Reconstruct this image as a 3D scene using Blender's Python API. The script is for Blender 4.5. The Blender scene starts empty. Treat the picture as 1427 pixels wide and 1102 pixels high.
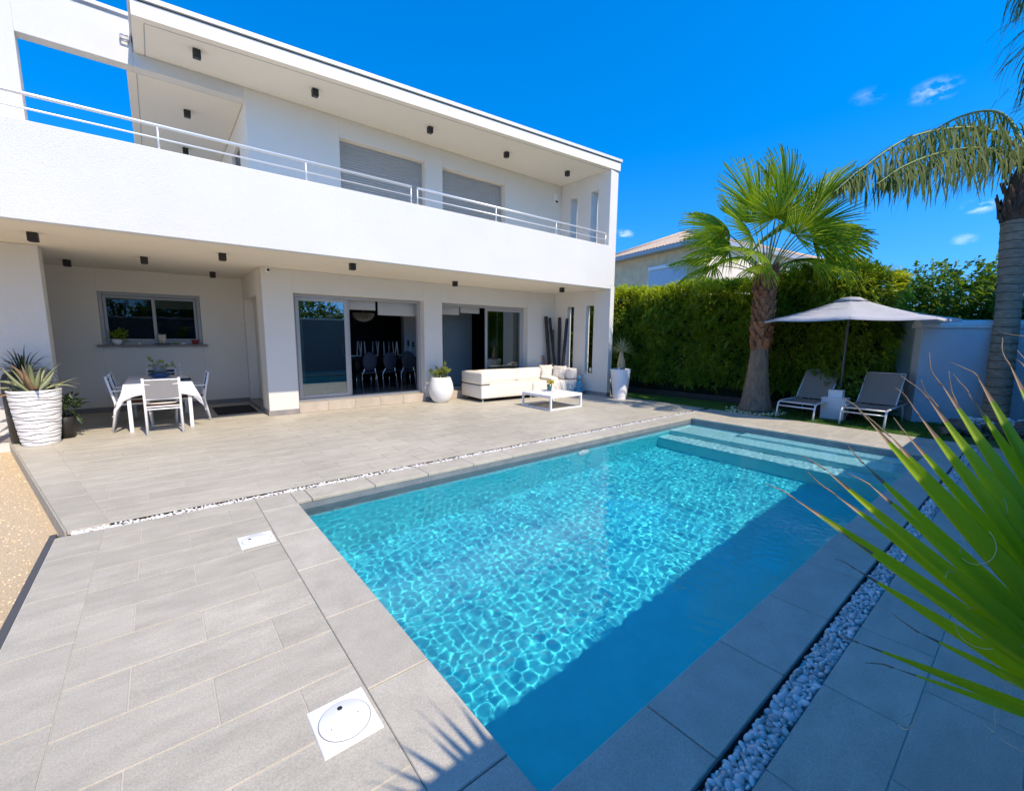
import bpy, bmesh, math, random
import numpy as np
from mathutils import Vector, Matrix, Quaternion

S = bpy.context.scene
COL = S.collection
R = math.radians
PI = math.pi
random.seed(7)

# ------------------------------------------------------------------ camera
cam = bpy.data.cameras.new('camera')
cam_o = bpy.data.objects.new('camera', cam)
COL.objects.link(cam_o)
S.camera = cam_o
cam.sensor_width = 36
cam.lens = 36 * 605.53 / 1427
cam.clip_start = 0.05
cam.clip_end = 4000
_y, _p, _r = R(50.896), R(-7.751), R(0.519)
_f = Vector((math.cos(_y) * math.cos(_p), math.sin(_y) * math.cos(_p), math.sin(_p)))
_r0 = Vector((math.sin(_y), -math.cos(_y), 0))
_u0 = _r0.cross(_f)
_rr = math.cos(_r) * _r0 + math.sin(_r) * _u0
_uu = -math.sin(_r) * _r0 + math.cos(_r) * _u0
_M = Matrix((_rr, _uu, -_f)).transposed().to_4x4()
_M.translation = (0, 0, 1.6)
cam_o.matrix_world = _M

# ------------------------------------------------------------------ sky, sun, exposure
SUN = Vector((0.14, -1.0, 1.163)).normalized()
world = bpy.data.worlds.new('World')
S.world = world
world.use_nodes = True
wt = world.node_tree
bg = wt.nodes['Background']
sky = wt.nodes.new('ShaderNodeTexSky')
sky.sky_type = 'NISHITA'
sky.sun_disc = False
sky.sun_elevation = math.asin(SUN.z)
sky.sun_rotation = math.atan2(SUN.x, SUN.y)
sky.ozone_density = 2.5
sky.dust_density = 0.2
sky.air_density = 1.15
wtc = wt.nodes.new('ShaderNodeTexCoord')
wadd = wt.nodes.new('ShaderNodeVectorMath'); wadd.operation = 'ADD'; wadd.inputs[1].default_value = (0, 0, 0.2)
wnor = wt.nodes.new('ShaderNodeVectorMath'); wnor.operation = 'NORMALIZE'
wt.links.new(wtc.outputs['Generated'], wadd.inputs[0])
wt.links.new(wadd.outputs[0], wnor.inputs[0])
wt.links.new(wnor.outputs[0], sky.inputs['Vector'])
hs = wt.nodes.new('ShaderNodeHueSaturation')
hs.inputs['Saturation'].default_value = 1.5
hs.inputs['Hue'].default_value = 0.507
wt.links.new(sky.outputs[0], hs.inputs['Color'])
# a few thin fair-weather wisps: noise inside soft blobs of sky
last = hs.outputs[0]
wn = wt.nodes.new('ShaderNodeTexNoise')
wn.inputs['Scale'].default_value = 34; wn.inputs['Detail'].default_value = 6; wn.inputs['Roughness'].default_value = 0.62
wmap = wt.nodes.new('ShaderNodeMapping'); wmap.inputs['Scale'].default_value = (1, 1, 2.2)
wt.links.new(wtc.outputs['Generated'], wmap.inputs[0]); wt.links.new(wmap.outputs[0], wn.inputs['Vector'])
wr = wt.nodes.new('ShaderNodeMapRange'); wr.inputs[1].default_value = 0.44; wr.inputs[2].default_value = 0.72
wt.links.new(wn.outputs[0], wr.inputs[0])
for d, rad, amt in (((0.919, 0.150, 0.364), 0.036, 0.5), ((0.976, 0.091, 0.200), 0.026, 0.8), ((0.777, 0.592, 0.213), 0.026, 0.7),
                    ((0.898, 0.224, 0.378), 0.03, 0.12), ((0.983, 0.102, 0.155), 0.02, 0.4)):
    dn = wt.nodes.new('ShaderNodeVectorMath'); dn.operation = 'SUBTRACT'
    dn.inputs[1].default_value = Vector(d).normalized()
    wt.links.new(wtc.outputs['Generated'], dn.inputs[0])
    ds = wt.nodes.new('ShaderNodeVectorMath'); ds.operation = 'MULTIPLY'; ds.inputs[1].default_value = (1, 1, 1.9)
    wt.links.new(dn.outputs[0], ds.inputs[0])
    dl = wt.nodes.new('ShaderNodeVectorMath'); dl.operation = 'LENGTH'
    wt.links.new(ds.outputs[0], dl.inputs[0])
    mr = wt.nodes.new('ShaderNodeMapRange'); mr.inputs[1].default_value = rad; mr.inputs[2].default_value = 0
    mr.interpolation_type = 'SMOOTHSTEP'
    wt.links.new(dl.outputs['Value'], mr.inputs[0])
    mm = wt.nodes.new('ShaderNodeMath'); mm.operation = 'MULTIPLY'
    wt.links.new(mr.outputs[0], mm.inputs[0]); wt.links.new(wr.outputs[0], mm.inputs[1])
    m2 = wt.nodes.new('ShaderNodeMath'); m2.operation = 'MULTIPLY'; m2.inputs[1].default_value = amt
    wt.links.new(mm.outputs[0], m2.inputs[0])
    mx = wt.nodes.new('ShaderNodeMix'); mx.data_type = 'RGBA'
    mx.inputs['B'].default_value = (6.0, 6.2, 6.6, 1)
    wt.links.new(m2.outputs[0], mx.inputs['Factor']); wt.links.new(last, mx.inputs['A'])
    last = mx.outputs['Result']
wt.links.new(last, bg.inputs[0])
bg.inputs[1].default_value = 0.15

sun_l = bpy.data.lights.new('sun', 'SUN')
sun_l.energy = 2.7
sun_l.angle = R(0.5)
sun_l.color = (1.0, 0.87, 0.70)
sun_o = bpy.data.objects.new('sun', sun_l)
COL.objects.link(sun_o)
sun_o.rotation_euler = (-SUN).to_track_quat('-Z', 'Y').to_euler()
sun_l.cycles.is_caustics_light = True

S.view_settings.view_transform = 'Standard'
S.view_settings.look = 'None'
S.view_settings.gamma = 1
S.view_settings.exposure = 0.97
S.cycles.max_bounces = 10
S.cycles.diffuse_bounces = 5
S.cycles.glossy_bounces = 5
S.cycles.transmission_bounces = 6
S.cycles.transparent_max_bounces = 24
S.cycles.use_denoising = True
S.cycles.sample_clamp_indirect = 8

# ------------------------------------------------------------------ helpers
ORG = {}


class MB:
    def __init__(s):
        s.v = []; s.f = []; s.s = []; s.m = []

    def add(s, vs, fs, smooth=False, mi=0):
        o = len(s.v)
        s.v.extend([tuple(v) for v in vs])
        for f in fs:
            s.f.append([i + o for i in f])
        s.s.extend([smooth] * len(fs))
        s.m.extend([mi] * len(fs))

    def box(s, lo, hi, b=0.0, M=None, mi=0):
        c = [(lo[i] + hi[i]) / 2 for i in range(3)]
        h = [abs(hi[i] - lo[i]) / 2 for i in range(3)]
        if b <= 0:
            vs = [Vector((c[0] + sx * h[0], c[1] + sy * h[1], c[2] + sz * h[2])) for sx in (-1, 1) for sy in (-1, 1) for sz in (-1, 1)]
            fs = [(0, 1, 3, 2), (4, 6, 7, 5), (0, 4, 5, 1), (2, 3, 7, 6), (0, 2, 6, 4), (1, 5, 7, 3)]
        else:
            b = min(b, min(h) * 0.95)
            vs = []; idx = {}
            for sx in (-1, 1):
                for sy in (-1, 1):
                    for sz in (-1, 1):
                        for a in range(3):
                            sg = (sx, sy, sz)
                            p = [c[i] + sg[i] * (h[i] if i == a else h[i] - b) for i in range(3)]
                            idx[(sx, sy, sz, a)] = len(vs); vs.append(Vector(p))
            fs = []
            for a in range(3):
                u, w = (a + 1) % 3, (a + 2) % 3
                for sg in (-1, 1):
                    q = []
                    for (p, r) in ((-1, -1), (1, -1), (1, 1), (-1, 1)):
                        k = [0, 0, 0]; k[a] = sg; k[u] = p; k[w] = r
                        q.append(idx[(*k, a)])
                    fs.append(q if sg > 0 else q[::-1])
                for p in (-1, 1):
                    for r in (-1, 1):
                        k0 = [0, 0, 0]; k0[a] = -1; k0[u] = p; k0[w] = r
                        k1 = list(k0); k1[a] = 1
                        q = [idx[(*k0, u)], idx[(*k1, u)], idx[(*k1, w)], idx[(*k0, w)]]
                        fs.append(q if p * r < 0 else q[::-1])
            for sx in (-1, 1):
                for sy in (-1, 1):
                    for sz in (-1, 1):
                        q = [idx[(sx, sy, sz, a)] for a in range(3)]
                        fs.append(q if sx * sy * sz > 0 else q[::-1])
        if M is not None:
            vs = [M @ v for v in vs]
        s.add(vs, fs, False, mi)

    def rbox(s, lo, hi, r, seg=3, M=None, mi=0, puff=0.0):
        bm = bmesh.new()
        bmesh.ops.create_cube(bm, size=1)
        for v in bm.verts:
            v.co = Vector([(lo[i] + hi[i]) / 2 + v.co[i] * (hi[i] - lo[i]) for i in range(3)])
        if puff:
            bmesh.ops.subdivide_edges(bm, edges=bm.edges[:], cuts=6, use_grid_fill=True)
        c = Vector([(lo[i] + hi[i]) / 2 for i in range(3)]); h = [(hi[i] - lo[i]) / 2 for i in range(3)]
        if puff:
            for v in bm.verts:
                d = [(v.co[i] - c[i]) / h[i] for i in range(3)]
                for i in range(3):
                    o1, o2 = d[(i + 1) % 3], d[(i + 2) % 3]
                    if abs(d[i]) > .999:
                        v.co[i] += math.copysign(puff * (1 - o1 ** 4) * (1 - o2 ** 4), d[i])
        sharp = [e for e in bm.edges if e.calc_face_angle(0) > R(40)]
        bmesh.ops.bevel(bm, geom=sharp, offset=r, segments=seg, affect='EDGES', profile=0.5)
        bm.verts.index_update()
        vs = [v.co.copy() for v in bm.verts]
        if M is not None:
            vs = [M @ v for v in vs]
        s.add(vs, [[v.index for v in f.verts] for f in bm.faces], True, mi)
        bm.free()

    def tube(s, pts, r, n=8, cap=True, smooth=True, mi=0):
        pts = [Vector(p) for p in pts]
        if not isinstance(r, (list, tuple)):
            r = [r] * len(pts)
        vs = []; fs = []
        t0 = (pts[1] - pts[0]).normalized()
        a = Vector((0, 0, 1)) if abs(t0.z) < .9 else Vector((1, 0, 0))
        n1 = t0.cross(a).normalized()
        for i, p in enumerate(pts):
            t = (pts[min(i + 1, len(pts) - 1)] - pts[max(i - 1, 0)])
            t = t.normalized() if t.length > 1e-9 else t0
            n1 = (n1 - t * n1.dot(t))
            n1 = n1.normalized() if n1.length > 1e-6 else t.orthogonal().normalized()
            n2 = t.cross(n1)
            for k in range(n):
                an = 2 * PI * (k + .5) / n
                vs.append(p + (n1 * math.cos(an) + n2 * math.sin(an)) * r[i])
        for i in range(len(pts) - 1):
            for k in range(n):
                k2 = (k + 1) % n
                fs.append((i * n + k, i * n + k2, (i + 1) * n + k2, (i + 1) * n + k))
        s.add(vs, fs, smooth, mi)
        if cap:
            o = len(s.v) - len(vs)
            s.f.append([o + k for k in range(n)][::-1]); s.s.append(False); s.m.append(mi)
            s.f.append([o + (len(pts) - 1) * n + k for k in range(n)]); s.s.append(False); s.m.append(mi)

    def lathe(s, prof, n=32, c=(0, 0, 0), mi=0, fn=None, smooth=True):
        vs = []; fs = []
        for (r, z) in prof:
            for k in range(n):
                a = 2 * PI * k / n
                rr, zz = (r, z) if fn is None else fn(r, z, a)
                vs.append((c[0] + rr * math.cos(a), c[1] + rr * math.sin(a), c[2] + zz))
        for i in range(len(prof) - 1):
            for k in range(n):
                k2 = (k + 1) % n
                fs.append((i * n + k, i * n + k2, (i + 1) * n + k2, (i + 1) * n + k))
        fs.append([k for k in range(n)][::-1])
        fs.append([(len(prof) - 1) * n + k for k in range(n)])
        s.add(vs, fs, smooth, mi)
        for q in (-1, -2):
            s.s[q] = False

    def prism(s, poly, z0, z1, b=0.0, mi=0):
        n = len(poly)
        if b > 0:
            c = Vector((sum(p[0] for p in poly) / n, sum(p[1] for p in poly) / n))
            rings = [(poly, z0), (poly, z1 - b)]
            q = []
            for i in range(n):
                p0, p1, p2 = Vector(poly[i - 1]), Vector(poly[i]), Vector(poly[(i + 1) % n])
                e1 = (p1 - p0).normalized(); e2 = (p2 - p1).normalized()
                n1 = Vector((-e1.y, e1.x)); n2 = Vector((-e2.y, e2.x))
                k = (n1 + n2)
                k = k / max(.3, k.length_squared / 2)
                q.append(tuple(p1 + k * b))
            rings.append((q, z1))
        else:
            rings = [(poly, z0), (poly, z1)]
        vs = [(p[0], p[1], z) for pl, z in rings for p in pl]
        fs = [list(range(n))[::-1], [(len(rings) - 1) * n + i for i in range(n)]]
        for j in range(len(rings) - 1):
            for i in range(n):
                i2 = (i + 1) % n
                fs.append((j * n + i, j * n + i2, (j + 1) * n + i2, (j + 1) * n + i))
        s.add(vs, fs, False, mi)

    def build(s, name, mats, parent=None, world=False, recalc=True):
        org = Vector((0, 0, 0))
        if parent is not None:
            org = ORG.get(parent.name, Vector((0, 0, 0)))
        v = s.v if not world else [(p[0] - org.x, p[1] - org.y, p[2] - org.z) for p in s.v]
        me = bpy.data.meshes.new(name)
        me.from_pydata(v, [], s.f)
        me.polygons.foreach_set('use_smooth', s.s)
        if not isinstance(mats, (list, tuple)):
            mats = [mats]
        for m in mats:
            me.materials.append(m)
        if len(mats) > 1:
            me.polygons.foreach_set('material_index', s.m)
        if recalc and len(s.f) < 60000:
            bm = bmesh.new(); bm.from_mesh(me)
            bmesh.ops.recalc_face_normals(bm, faces=bm.faces)
            bm.to_mesh(me); bm.free()
        me.update()
        o = bpy.data.objects.new(name, me)
        COL.objects.link(o)
        if parent is not None:
            o.parent = parent
            ORG[o.name] = org
        return o


def tag(o, label=None, cat=None, group=None, kind=None):
    if label: o['label'] = label
    if cat: o['category'] = cat
    if group: o['group'] = group
    if kind: o['kind'] = kind
    return o


def thing(name, label, cat, loc=(0, 0, 0), rz=0.0, group=None):
    o = bpy.data.objects.new(name, None)
    o.empty_display_size = 0.1
    COL.objects.link(o)
    o.location = loc
    o.rotation_euler = (0, 0, rz)
    ORG[o.name] = Vector(loc)
    return tag(o, label, cat, group)


def copy_tree(o, parent=None):
    c = o.copy()
    COL.objects.link(c)
    if parent is not None:
        c.parent = parent
    for ch in list(o.children):
        copy_tree(ch, c)
    return c


# ------------------------------------------------------------------ materials
def mat(name, col, rough=.6, metal=0., nscale=0., namt=0., bscale=0., bamt=0., island=0., spec=.5, col2=None, stretch=(1, 1, 1), trans=0., detail=6):
    m = bpy.data.materials.new(name)
    m.use_nodes = True
    t = m.node_tree; N = t.nodes; b = N['Principled BSDF']
    b.inputs['Roughness'].default_value = rough
    b.inputs['Metallic'].default_value = metal
    b.inputs['Specular IOR Level'].default_value = spec
    b.inputs['Base Color'].default_value = (*col, 1)
    co = N.new('ShaderNodeTexCoord')
    mp = N.new('ShaderNodeMapping'); mp.inputs['Scale'].default_value = stretch
    t.links.new(co.outputs['Object'], mp.inputs[0])
    out = None
    if namt > 0 or col2:
        n = N.new('ShaderNodeTexNoise'); n.inputs['Scale'].default_value = nscale; n.inputs['Detail'].default_value = detail
        n.inputs['Roughness'].default_value = .6
        t.links.new(mp.outputs[0], n.inputs['Vector'])
        r = N.new('ShaderNodeMapRange'); r.inputs[1].default_value = .3; r.inputs[2].default_value = .7
        t.links.new(n.outputs[0], r.inputs[0])
        mx = N.new('ShaderNodeMix'); mx.data_type = 'RGBA'
        c2 = col2 if col2 else tuple(c * (1 + namt) for c in col)
        c1 = col if col2 else tuple(c * (1 - namt) for c in col)
        mx.inputs['A'].default_value = (*c1, 1); mx.inputs['B'].default_value = (*c2, 1)
        t.links.new(r.outputs[0], mx.inputs['Factor'])
        out = mx.outputs['Result']
    if island > 0:
        g = N.new('ShaderNodeNewGeometry')
        h = N.new('ShaderNodeHueSaturation')
        r = N.new('ShaderNodeMapRange'); r.inputs[3].default_value = 1 - island; r.inputs[4].default_value = 1 + island
        t.links.new(g.outputs['Random Per Island'], r.inputs[0])
        t.links.new(r.outputs[0], h.inputs['Value'])
        if out is not None: t.links.new(out, h.inputs['Color'])
        else: h.inputs['Color'].default_value = (*col, 1)
        out = h.outputs[0]
    if out is not None:
        t.links.new(out, b.inputs['Base Color'])
    if bamt > 0:
        n = N.new('ShaderNodeTexNoise'); n.inputs['Scale'].default_value = bscale; n.inputs['Detail'].default_value = 4
        t.links.new(mp.outputs[0], n.inputs['Vector'])
        bp = N.new('ShaderNodeBump'); bp.inputs['Strength'].default_value = 1; bp.inputs['Distance'].default_value = bamt
        t.links.new(n.outputs[0], bp.inputs['Height']); t.links.new(bp.outputs[0], b.inputs['Normal'])
    if trans > 0:
        tr = N.new('ShaderNodeBsdfTranslucent')
        ms = N.new('ShaderNodeMixShader'); ms.inputs[0].default_value = trans
        if out is not None: t.links.new(out, tr.inputs[0])
        else: tr.inputs[0].default_value = (*col, 1)
        t.links.new(b.outputs[0], ms.inputs[1]); t.links.new(tr.outputs[0], ms.inputs[2])
        t.links.new(ms.outputs[0], N['Material Output'].inputs['Surface'])
    return m


def leaf_mat(name, c1, c2, rough=.45, trans=.35, spec=.4, tc=1.25):
    """green leaf: every leaf its own shade between c1 and c2, light shines through it"""
    m = bpy.data.materials.new(name); m.use_nodes = True
    t = m.node_tree; N = t.nodes; b = N['Principled BSDF']
    b.inputs['Roughness'].default_value = rough; b.inputs['Specular IOR Level'].default_value = spec
    g = N.new('ShaderNodeNewGeometry')
    mx = N.new('ShaderNodeMix'); mx.data_type = 'RGBA'
    mx.inputs['A'].default_value = (*c1, 1); mx.inputs['B'].default_value = (*c2, 1)
    oi = N.new('ShaderNodeObjectInfo'); av = N.new('ShaderNodeMath'); av.operation = 'MULTIPLY_ADD'; av.inputs[1].default_value = .45
    m5 = N.new('ShaderNodeMath'); m5.operation = 'MULTIPLY'; m5.inputs[1].default_value = .55
    t.links.new(oi.outputs['Random'], m5.inputs[0]); t.links.new(g.outputs['Random Per Island'], av.inputs[0]); t.links.new(m5.outputs[0], av.inputs[2])
    t.links.new(av.outputs[0], mx.inputs['Factor'])
    t.links.new(mx.outputs['Result'], b.inputs['Base Color'])
    tr = N.new('ShaderNodeBsdfTranslucent')
    h = N.new('ShaderNodeMix'); h.data_type = 'RGBA'; h.blend_type = 'MULTIPLY'; h.inputs['Factor'].default_value = 1
    h.inputs['B'].default_value = (tc * 1.25, tc * 1.2, tc * .55, 1)
    t.links.new(mx.outputs['Result'], h.inputs['A']); t.links.new(h.outputs['Result'], tr.inputs[0])
    ms = N.new('ShaderNodeMixShader'); ms.inputs[0].default_value = trans
    t.links.new(b.outputs[0], ms.inputs[1]); t.links.new(tr.outputs[0], ms.inputs[2])
    t.links.new(ms.outputs[0], N['Material Output'].inputs['Surface'])
    return m


def glass_mat(name, refl=.14, tint=(.86, .93, .93), rough=0.0):
    m = bpy.data.materials.new(name); m.use_nodes = True
    t = m.node_tree; N = t.nodes
    N.remove(N['Principled BSDF'])
    tr = N.new('ShaderNodeBsdfTransparent'); tr.inputs[0].default_value = (*tint, 1)
    gl = N.new('ShaderNodeBsdfGlossy'); gl.inputs['Roughness'].default_value = rough; gl.inputs[0].default_value = (.9, .97, 1, 1)
    lw = N.new('ShaderNodeLayerWeight'); lw.inputs[0].default_value = .5
    r = N.new('ShaderNodeMapRange'); r.inputs[3].default_value = refl; r.inputs[4].default_value = .75
    p = N.new('ShaderNodeMath'); p.operation = 'POWER'; p.inputs[1].default_value = 3
    t.links.new(lw.outputs['Facing'], p.inputs[0]); t.links.new(p.outputs[0], r.inputs[0])
    ms = N.new('ShaderNodeMixShader')
    t.links.new(r.outputs[0], ms.inputs[0]); t.links.new(tr.outputs[0], ms.inputs[1]); t.links.new(gl.outputs[0], ms.inputs[2])
    t.links.new(ms.outputs[0], N['Material Output'].inputs['Surface'])
    return m


def tile_mat(name, c1, c2, streak=(1.5, 4.2, 1), rough=.5, var=.05, warm=0.0):
    """stone-look porcelain: streaks along the tile, fine speckle, every tile its own shade"""
    m = bpy.data.materials.new(name); m.use_nodes = True
    t = m.node_tree; N = t.nodes; b = N['Principled BSDF']
    b.inputs['Roughness'].default_value = rough; b.inputs['Specular IOR Level'].default_value = .35
    co = N.new('ShaderNodeTexCoord'); g = N.new('ShaderNodeNewGeometry')
    off = N.new('ShaderNodeVectorMath'); off.operation = 'SCALE'; off.inputs[0].default_value = (37, 91, 53)
    t.links.new(g.outputs['Random Per Island'], off.inputs['Scale'])
    ad = N.new('ShaderNodeVectorMath'); ad.operation = 'ADD'
    t.links.new(co.outputs['Object'], ad.inputs[0]); t.links.new(off.outputs[0], ad.inputs[1])
    mp = N.new('ShaderNodeMapping'); mp.inputs['Scale'].default_value = streak
    t.links.new(ad.outputs[0], mp.inputs[0])
    n1 = N.new('ShaderNodeTexNoise'); n1.inputs['Scale'].default_value = 2.2; n1.inputs['Detail'].default_value = 8; n1.inputs['Roughness'].default_value = .62
    t.links.new(mp.outputs[0], n1.inputs['Vector'])
    r1 = N.new('ShaderNodeMapRange'); r1.inputs[1].default_value = .32; r1.inputs[2].default_value = .68
    t.links.new(n1.outputs[0], r1.inputs[0])
    mx = N.new('ShaderNodeMix'); mx.data_type = 'RGBA'
    mx.inputs['A'].default_value = (*c1, 1); mx.inputs['B'].default_value = (*c2, 1)
    t.links.new(r1.outputs[0], mx.inputs['Factor'])
    n2 = N.new('ShaderNodeTexNoise'); n2.inputs['Scale'].default_value = 140; n2.inputs['Detail'].default_value = 3
    t.links.new(ad.outputs[0], n2.inputs['Vector'])
    r2 = N.new('ShaderNodeMapRange'); r2.inputs[1].default_value = .25; r2.inputs[2].default_value = .75; r2.inputs[3].default_value = .82; r2.inputs[4].default_value = 1.18
    t.links.new(n2.outputs[0], r2.inputs[0])
    r3 = N.new('ShaderNodeMapRange'); r3.inputs[3].default_value = 1 - var; r3.inputs[4].default_value = 1 + var
    t.links.new(g.outputs['Random Per Island'], r3.inputs[0])
    # broad wear across the whole floor
    n4 = N.new('ShaderNodeTexNoise'); n4.inputs['Scale'].default_value = .55; n4.inputs['Detail'].default_value = 4
    t.links.new(co.outputs['Object'], n4.inputs['Vector'])
    r4 = N.new('ShaderNodeMapRange'); r4.inputs[1].default_value = .3; r4.inputs[2].default_value = .7; r4.inputs[3].default_value = .90; r4.inputs[4].default_value = 1.08
    t.links.new(n4.outputs[0], r4.inputs[0])
    mu = N.new('ShaderNodeMath'); mu.operation = 'MULTIPLY'
    t.links.new(r2.outputs[0], mu.inputs[0]); t.links.new(r3.outputs[0], mu.inputs[1])
    mu2 = N.new('ShaderNodeMath'); mu2.operation = 'MULTIPLY'
    t.links.new(mu.outputs[0], mu2.inputs[0]); t.links.new(r4.outputs[0], mu2.inputs[1])
    h = N.new('ShaderNodeHueSaturation'); t.links.new(mu2.outputs[0], h.inputs['Value']); t.links.new(mx.outputs['Result'], h.inputs['Color'])
    t.links.new(h.outputs[0], b.inputs['Base Color'])
    bp = N.new('ShaderNodeBump'); bp.inputs['Distance'].default_value = .0012; bp.inputs['Strength'].default_value = .8
    t.links.new(n2.outputs[0], bp.inputs['Height']); t.links.new(bp.outputs[0], b.inputs['Normal'])
    return m


def stucco(name, col=(.77, .745, .685)):
    m = mat(name, col, .85, nscale=.9, namt=.03, bscale=150, bamt=.009, spec=.2)
    return m


M = {}
M['stucco'] = stucco('white_render')
M['smooth_white'] = mat('smooth_white_paint', (.84, .785, .675), .8, nscale=.7, namt=.02, bscale=60, bamt=.002, spec=.2)
M['ceiling'] = mat('ceiling_paint', (.82, .75, .62), .85, nscale=.5, namt=.02, spec=.2)
M['tile'] = tile_mat('grey_stone_tile', (.420, .384, .305), (.525, .482, .384))
M['tile_warm'] = tile_mat('warm_stone_tile', (.45, .385, .30), (.57, .49, .395))
M['coping'] = tile_mat('coping_stone', (.435, .398, .318), (.528, .484, .39), streak=(3, 3, 1))
M['skirt'] = tile_mat('skirting_tile', (.24, .225, .21), (.34, .31, .29))
M['grout'] = mat('grout', (.55, .50, .43), .9, nscale=30, namt=.1)
M['alu'] = mat('brushed_aluminium_frame', (.40, .405, .40), .42, .15, nscale=40, namt=.04)
M['alu_dark'] = mat('dark_aluminium', (.10, .105, .11), .45, .3)
M['steel'] = mat('satin_steel', (.86, .85, .82), .4, .55)
M['chrome'] = mat('chrome', (.85, .86, .88), .08, 1.0)
M['zinc'] = mat('zinc_flashing', (.42, .42, .42), .5, .4, nscale=6, namt=.1)
M['cap'] = mat('pale_metal_cap', (.72, .71, .68), .5, .1, nscale=5, namt=.06)
M['shutter'] = mat('grey_shutter', (.47, .455, .415), .5, 0, nscale=3, namt=.04)
M['black'] = mat('black_metal', (.022, .02, .018), .5, 0, nscale=8, namt=.2)
M['glass'] = glass_mat('window_glass', .14)
M['glass_dark'] = glass_mat('tinted_window_glass', .17, (.45, .56, .56))
M['glass_dim'] = glass_mat('clear_kitchen_glass', .025, (.6, .65, .65))
M['white_metal'] = mat('white_powder_coat', (.84, .84, .83), .4, 0, nscale=4, namt=.02)
M['mesh_grey'] = mat('grey_sling_fabric', (.30, .29, .28), .8, nscale=220, namt=.25)
M['mesh_dark'] = mat('charcoal_sling_fabric', (.05, .055, .065), .8, nscale=220, namt=.25)
M['cloth'] = mat('white_tablecloth_linen', (.84, .84, .86), .85, nscale=5, namt=.02, bscale=9, bamt=.02)
M['sofa'] = mat('cream_faux_leather', (.80, .75, .66), .42, nscale=3, namt=.03, bscale=70, bamt=.002)
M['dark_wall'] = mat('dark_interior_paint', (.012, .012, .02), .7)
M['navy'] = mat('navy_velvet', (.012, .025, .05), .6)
M['int_floor'] = mat('polished_interior_tile', (.22, .23, .24), .12, nscale=2, namt=.1)
M['int_grey'] = mat('blue_grey_interior_paint', (.20, .25, .27), .7, nscale=1, namt=.05)
M['int_light'] = mat('pale_interior_paint', (.5, .5, .5), .7)
M['soil'] = mat('dark_soil', (.045, .03, .02), .95, nscale=30, namt=.4, bscale=40, bamt=.02)
M['gravel'] = mat('sandy_gravel_ground', (.58, .43, .25), .95, nscale=60, col2=(.80, .64, .42), bscale=110, bamt=.018, detail=8)
M['earth'] = mat('pale_earth', (.32, .28, .2), .95, nscale=.2, namt=.3)
M['pebble'] = mat('grey_white_pebble', (.62, .60, .57), .6, nscale=9, namt=.12, island=.28, bscale=60, bamt=.002)
M['pebble_white'] = mat('white_marble_pebble', (.84, .82, .77), .6, nscale=20, namt=.05, island=.14)
M['plastic'] = mat('white_pool_plastic', (.85, .84, .82), .35, nscale=6, namt=.03)
M['liner'] = mat('turquoise_pool_plaster', (.055, .65, .73), .7, nscale=5, namt=.06)
M['band'] = tile_mat('waterline_tile', (.17, .19, .21), (.25, .27, .28), streak=(2, 2, 2))
M['bark_grey'] = mat('grey_palm_bark', (.21, .155, .105), .9, nscale=9, namt=.35, bscale=14, bamt=.05, stretch=(1.5, 1.5, .5))
M['boot'] = mat('brown_palm_boot', (.24, .10, .045), .8, nscale=14, namt=.35, island=.4, bscale=30, bamt=.02)
M['fibre'] = mat('palm_fibre', (.12, .07, .045), .95, nscale=30, namt=.5, bscale=50, bamt=.03, stretch=(1, 1, .25))
M['fan'] = leaf_mat('fan_palm_leaf', (.09, .20, .014), (.38, .48, .035), .42, .48)
M['fan_stem'] = mat('palm_petiole', (.20, .25, .06), .5, nscale=6, namt=.2)
M['feather'] = leaf_mat('feather_palm_leaf', (.045, .085, .012), (.15, .19, .04), .55, .35, spec=.15)
M['near_leaf'] = leaf_mat('near_palm_leaf', (.20, .34, .012), (.38, .50, .02), .36, .5, spec=.5)
M['dry_tip'] = mat('dry_leaf_tip', (.30, .20, .12), .7, nscale=20, namt=.4)
M['thread'] = mat('palm_thread', (.62, .54, .36), .7)
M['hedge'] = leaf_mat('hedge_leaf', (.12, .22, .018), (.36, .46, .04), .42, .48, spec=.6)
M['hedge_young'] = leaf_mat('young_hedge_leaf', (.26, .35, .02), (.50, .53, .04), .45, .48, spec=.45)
M['hedge_core'] = mat('hedge_hull_and_twigs', (.012, .020, .006), .95, nscale=8, namt=.5, bscale=10, bamt=.1)
M['broad'] = leaf_mat('broad_leaf', (.06, .15, .02), (.22, .33, .04), .5, .4, spec=.3)
M['grass'] = leaf_mat('lawn_grass', (.05, .14, .012), (.11, .24, .02), .5, .3)
M['turf'] = mat('turf_base', (.05, .11, .015), .95, nscale=40, namt=.4)
M['agave'] = mat('agave_leaf', (.30, .34, .15), .5, nscale=3, col2=(.46, .48, .28), island=.25)
M['agave_dry'] = mat('dry_agave_leaf', (.34, .22, .12), .8, nscale=8, namt=.3, island=.3)
M['dark_leaf'] = leaf_mat('dark_strap_leaf', (.015, .03, .012), (.05, .09, .03), .4, .2)
M['fresh'] = leaf_mat('fresh_leaf', (.16, .22, .03), (.30, .34, .06), .5, .35)
M['parasol'] = mat('pale_grey_canvas', (.56, .55, .57), .85, nscale=5, namt=.04, trans=.22, bscale=4, bamt=.02)
M['near_wall'] = mat('slate_grey_wall_paint', (.20, .225, .25), .85, nscale=1.3, namt=.06, bscale=80, bamt=.003)
M['wall_paint'] = mat('painted_garden_wall', (.55, .60, .64), .8, nscale=1.3, namt=.05, bscale=80, bamt=.003)
M['gate'] = mat('pale_green_panel', (.40, .47, .40), .7, nscale=.8, namt=.06)
M['rock'] = mat('brown_rock', (.16, .13, .10), .9, nscale=6, namt=.45, bscale=12, bamt=.08)
M['ochre'] = mat('ochre_render', (.74, .57, .35), .9, nscale=2.5, namt=.12, bscale=40, bamt=.01)
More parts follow.
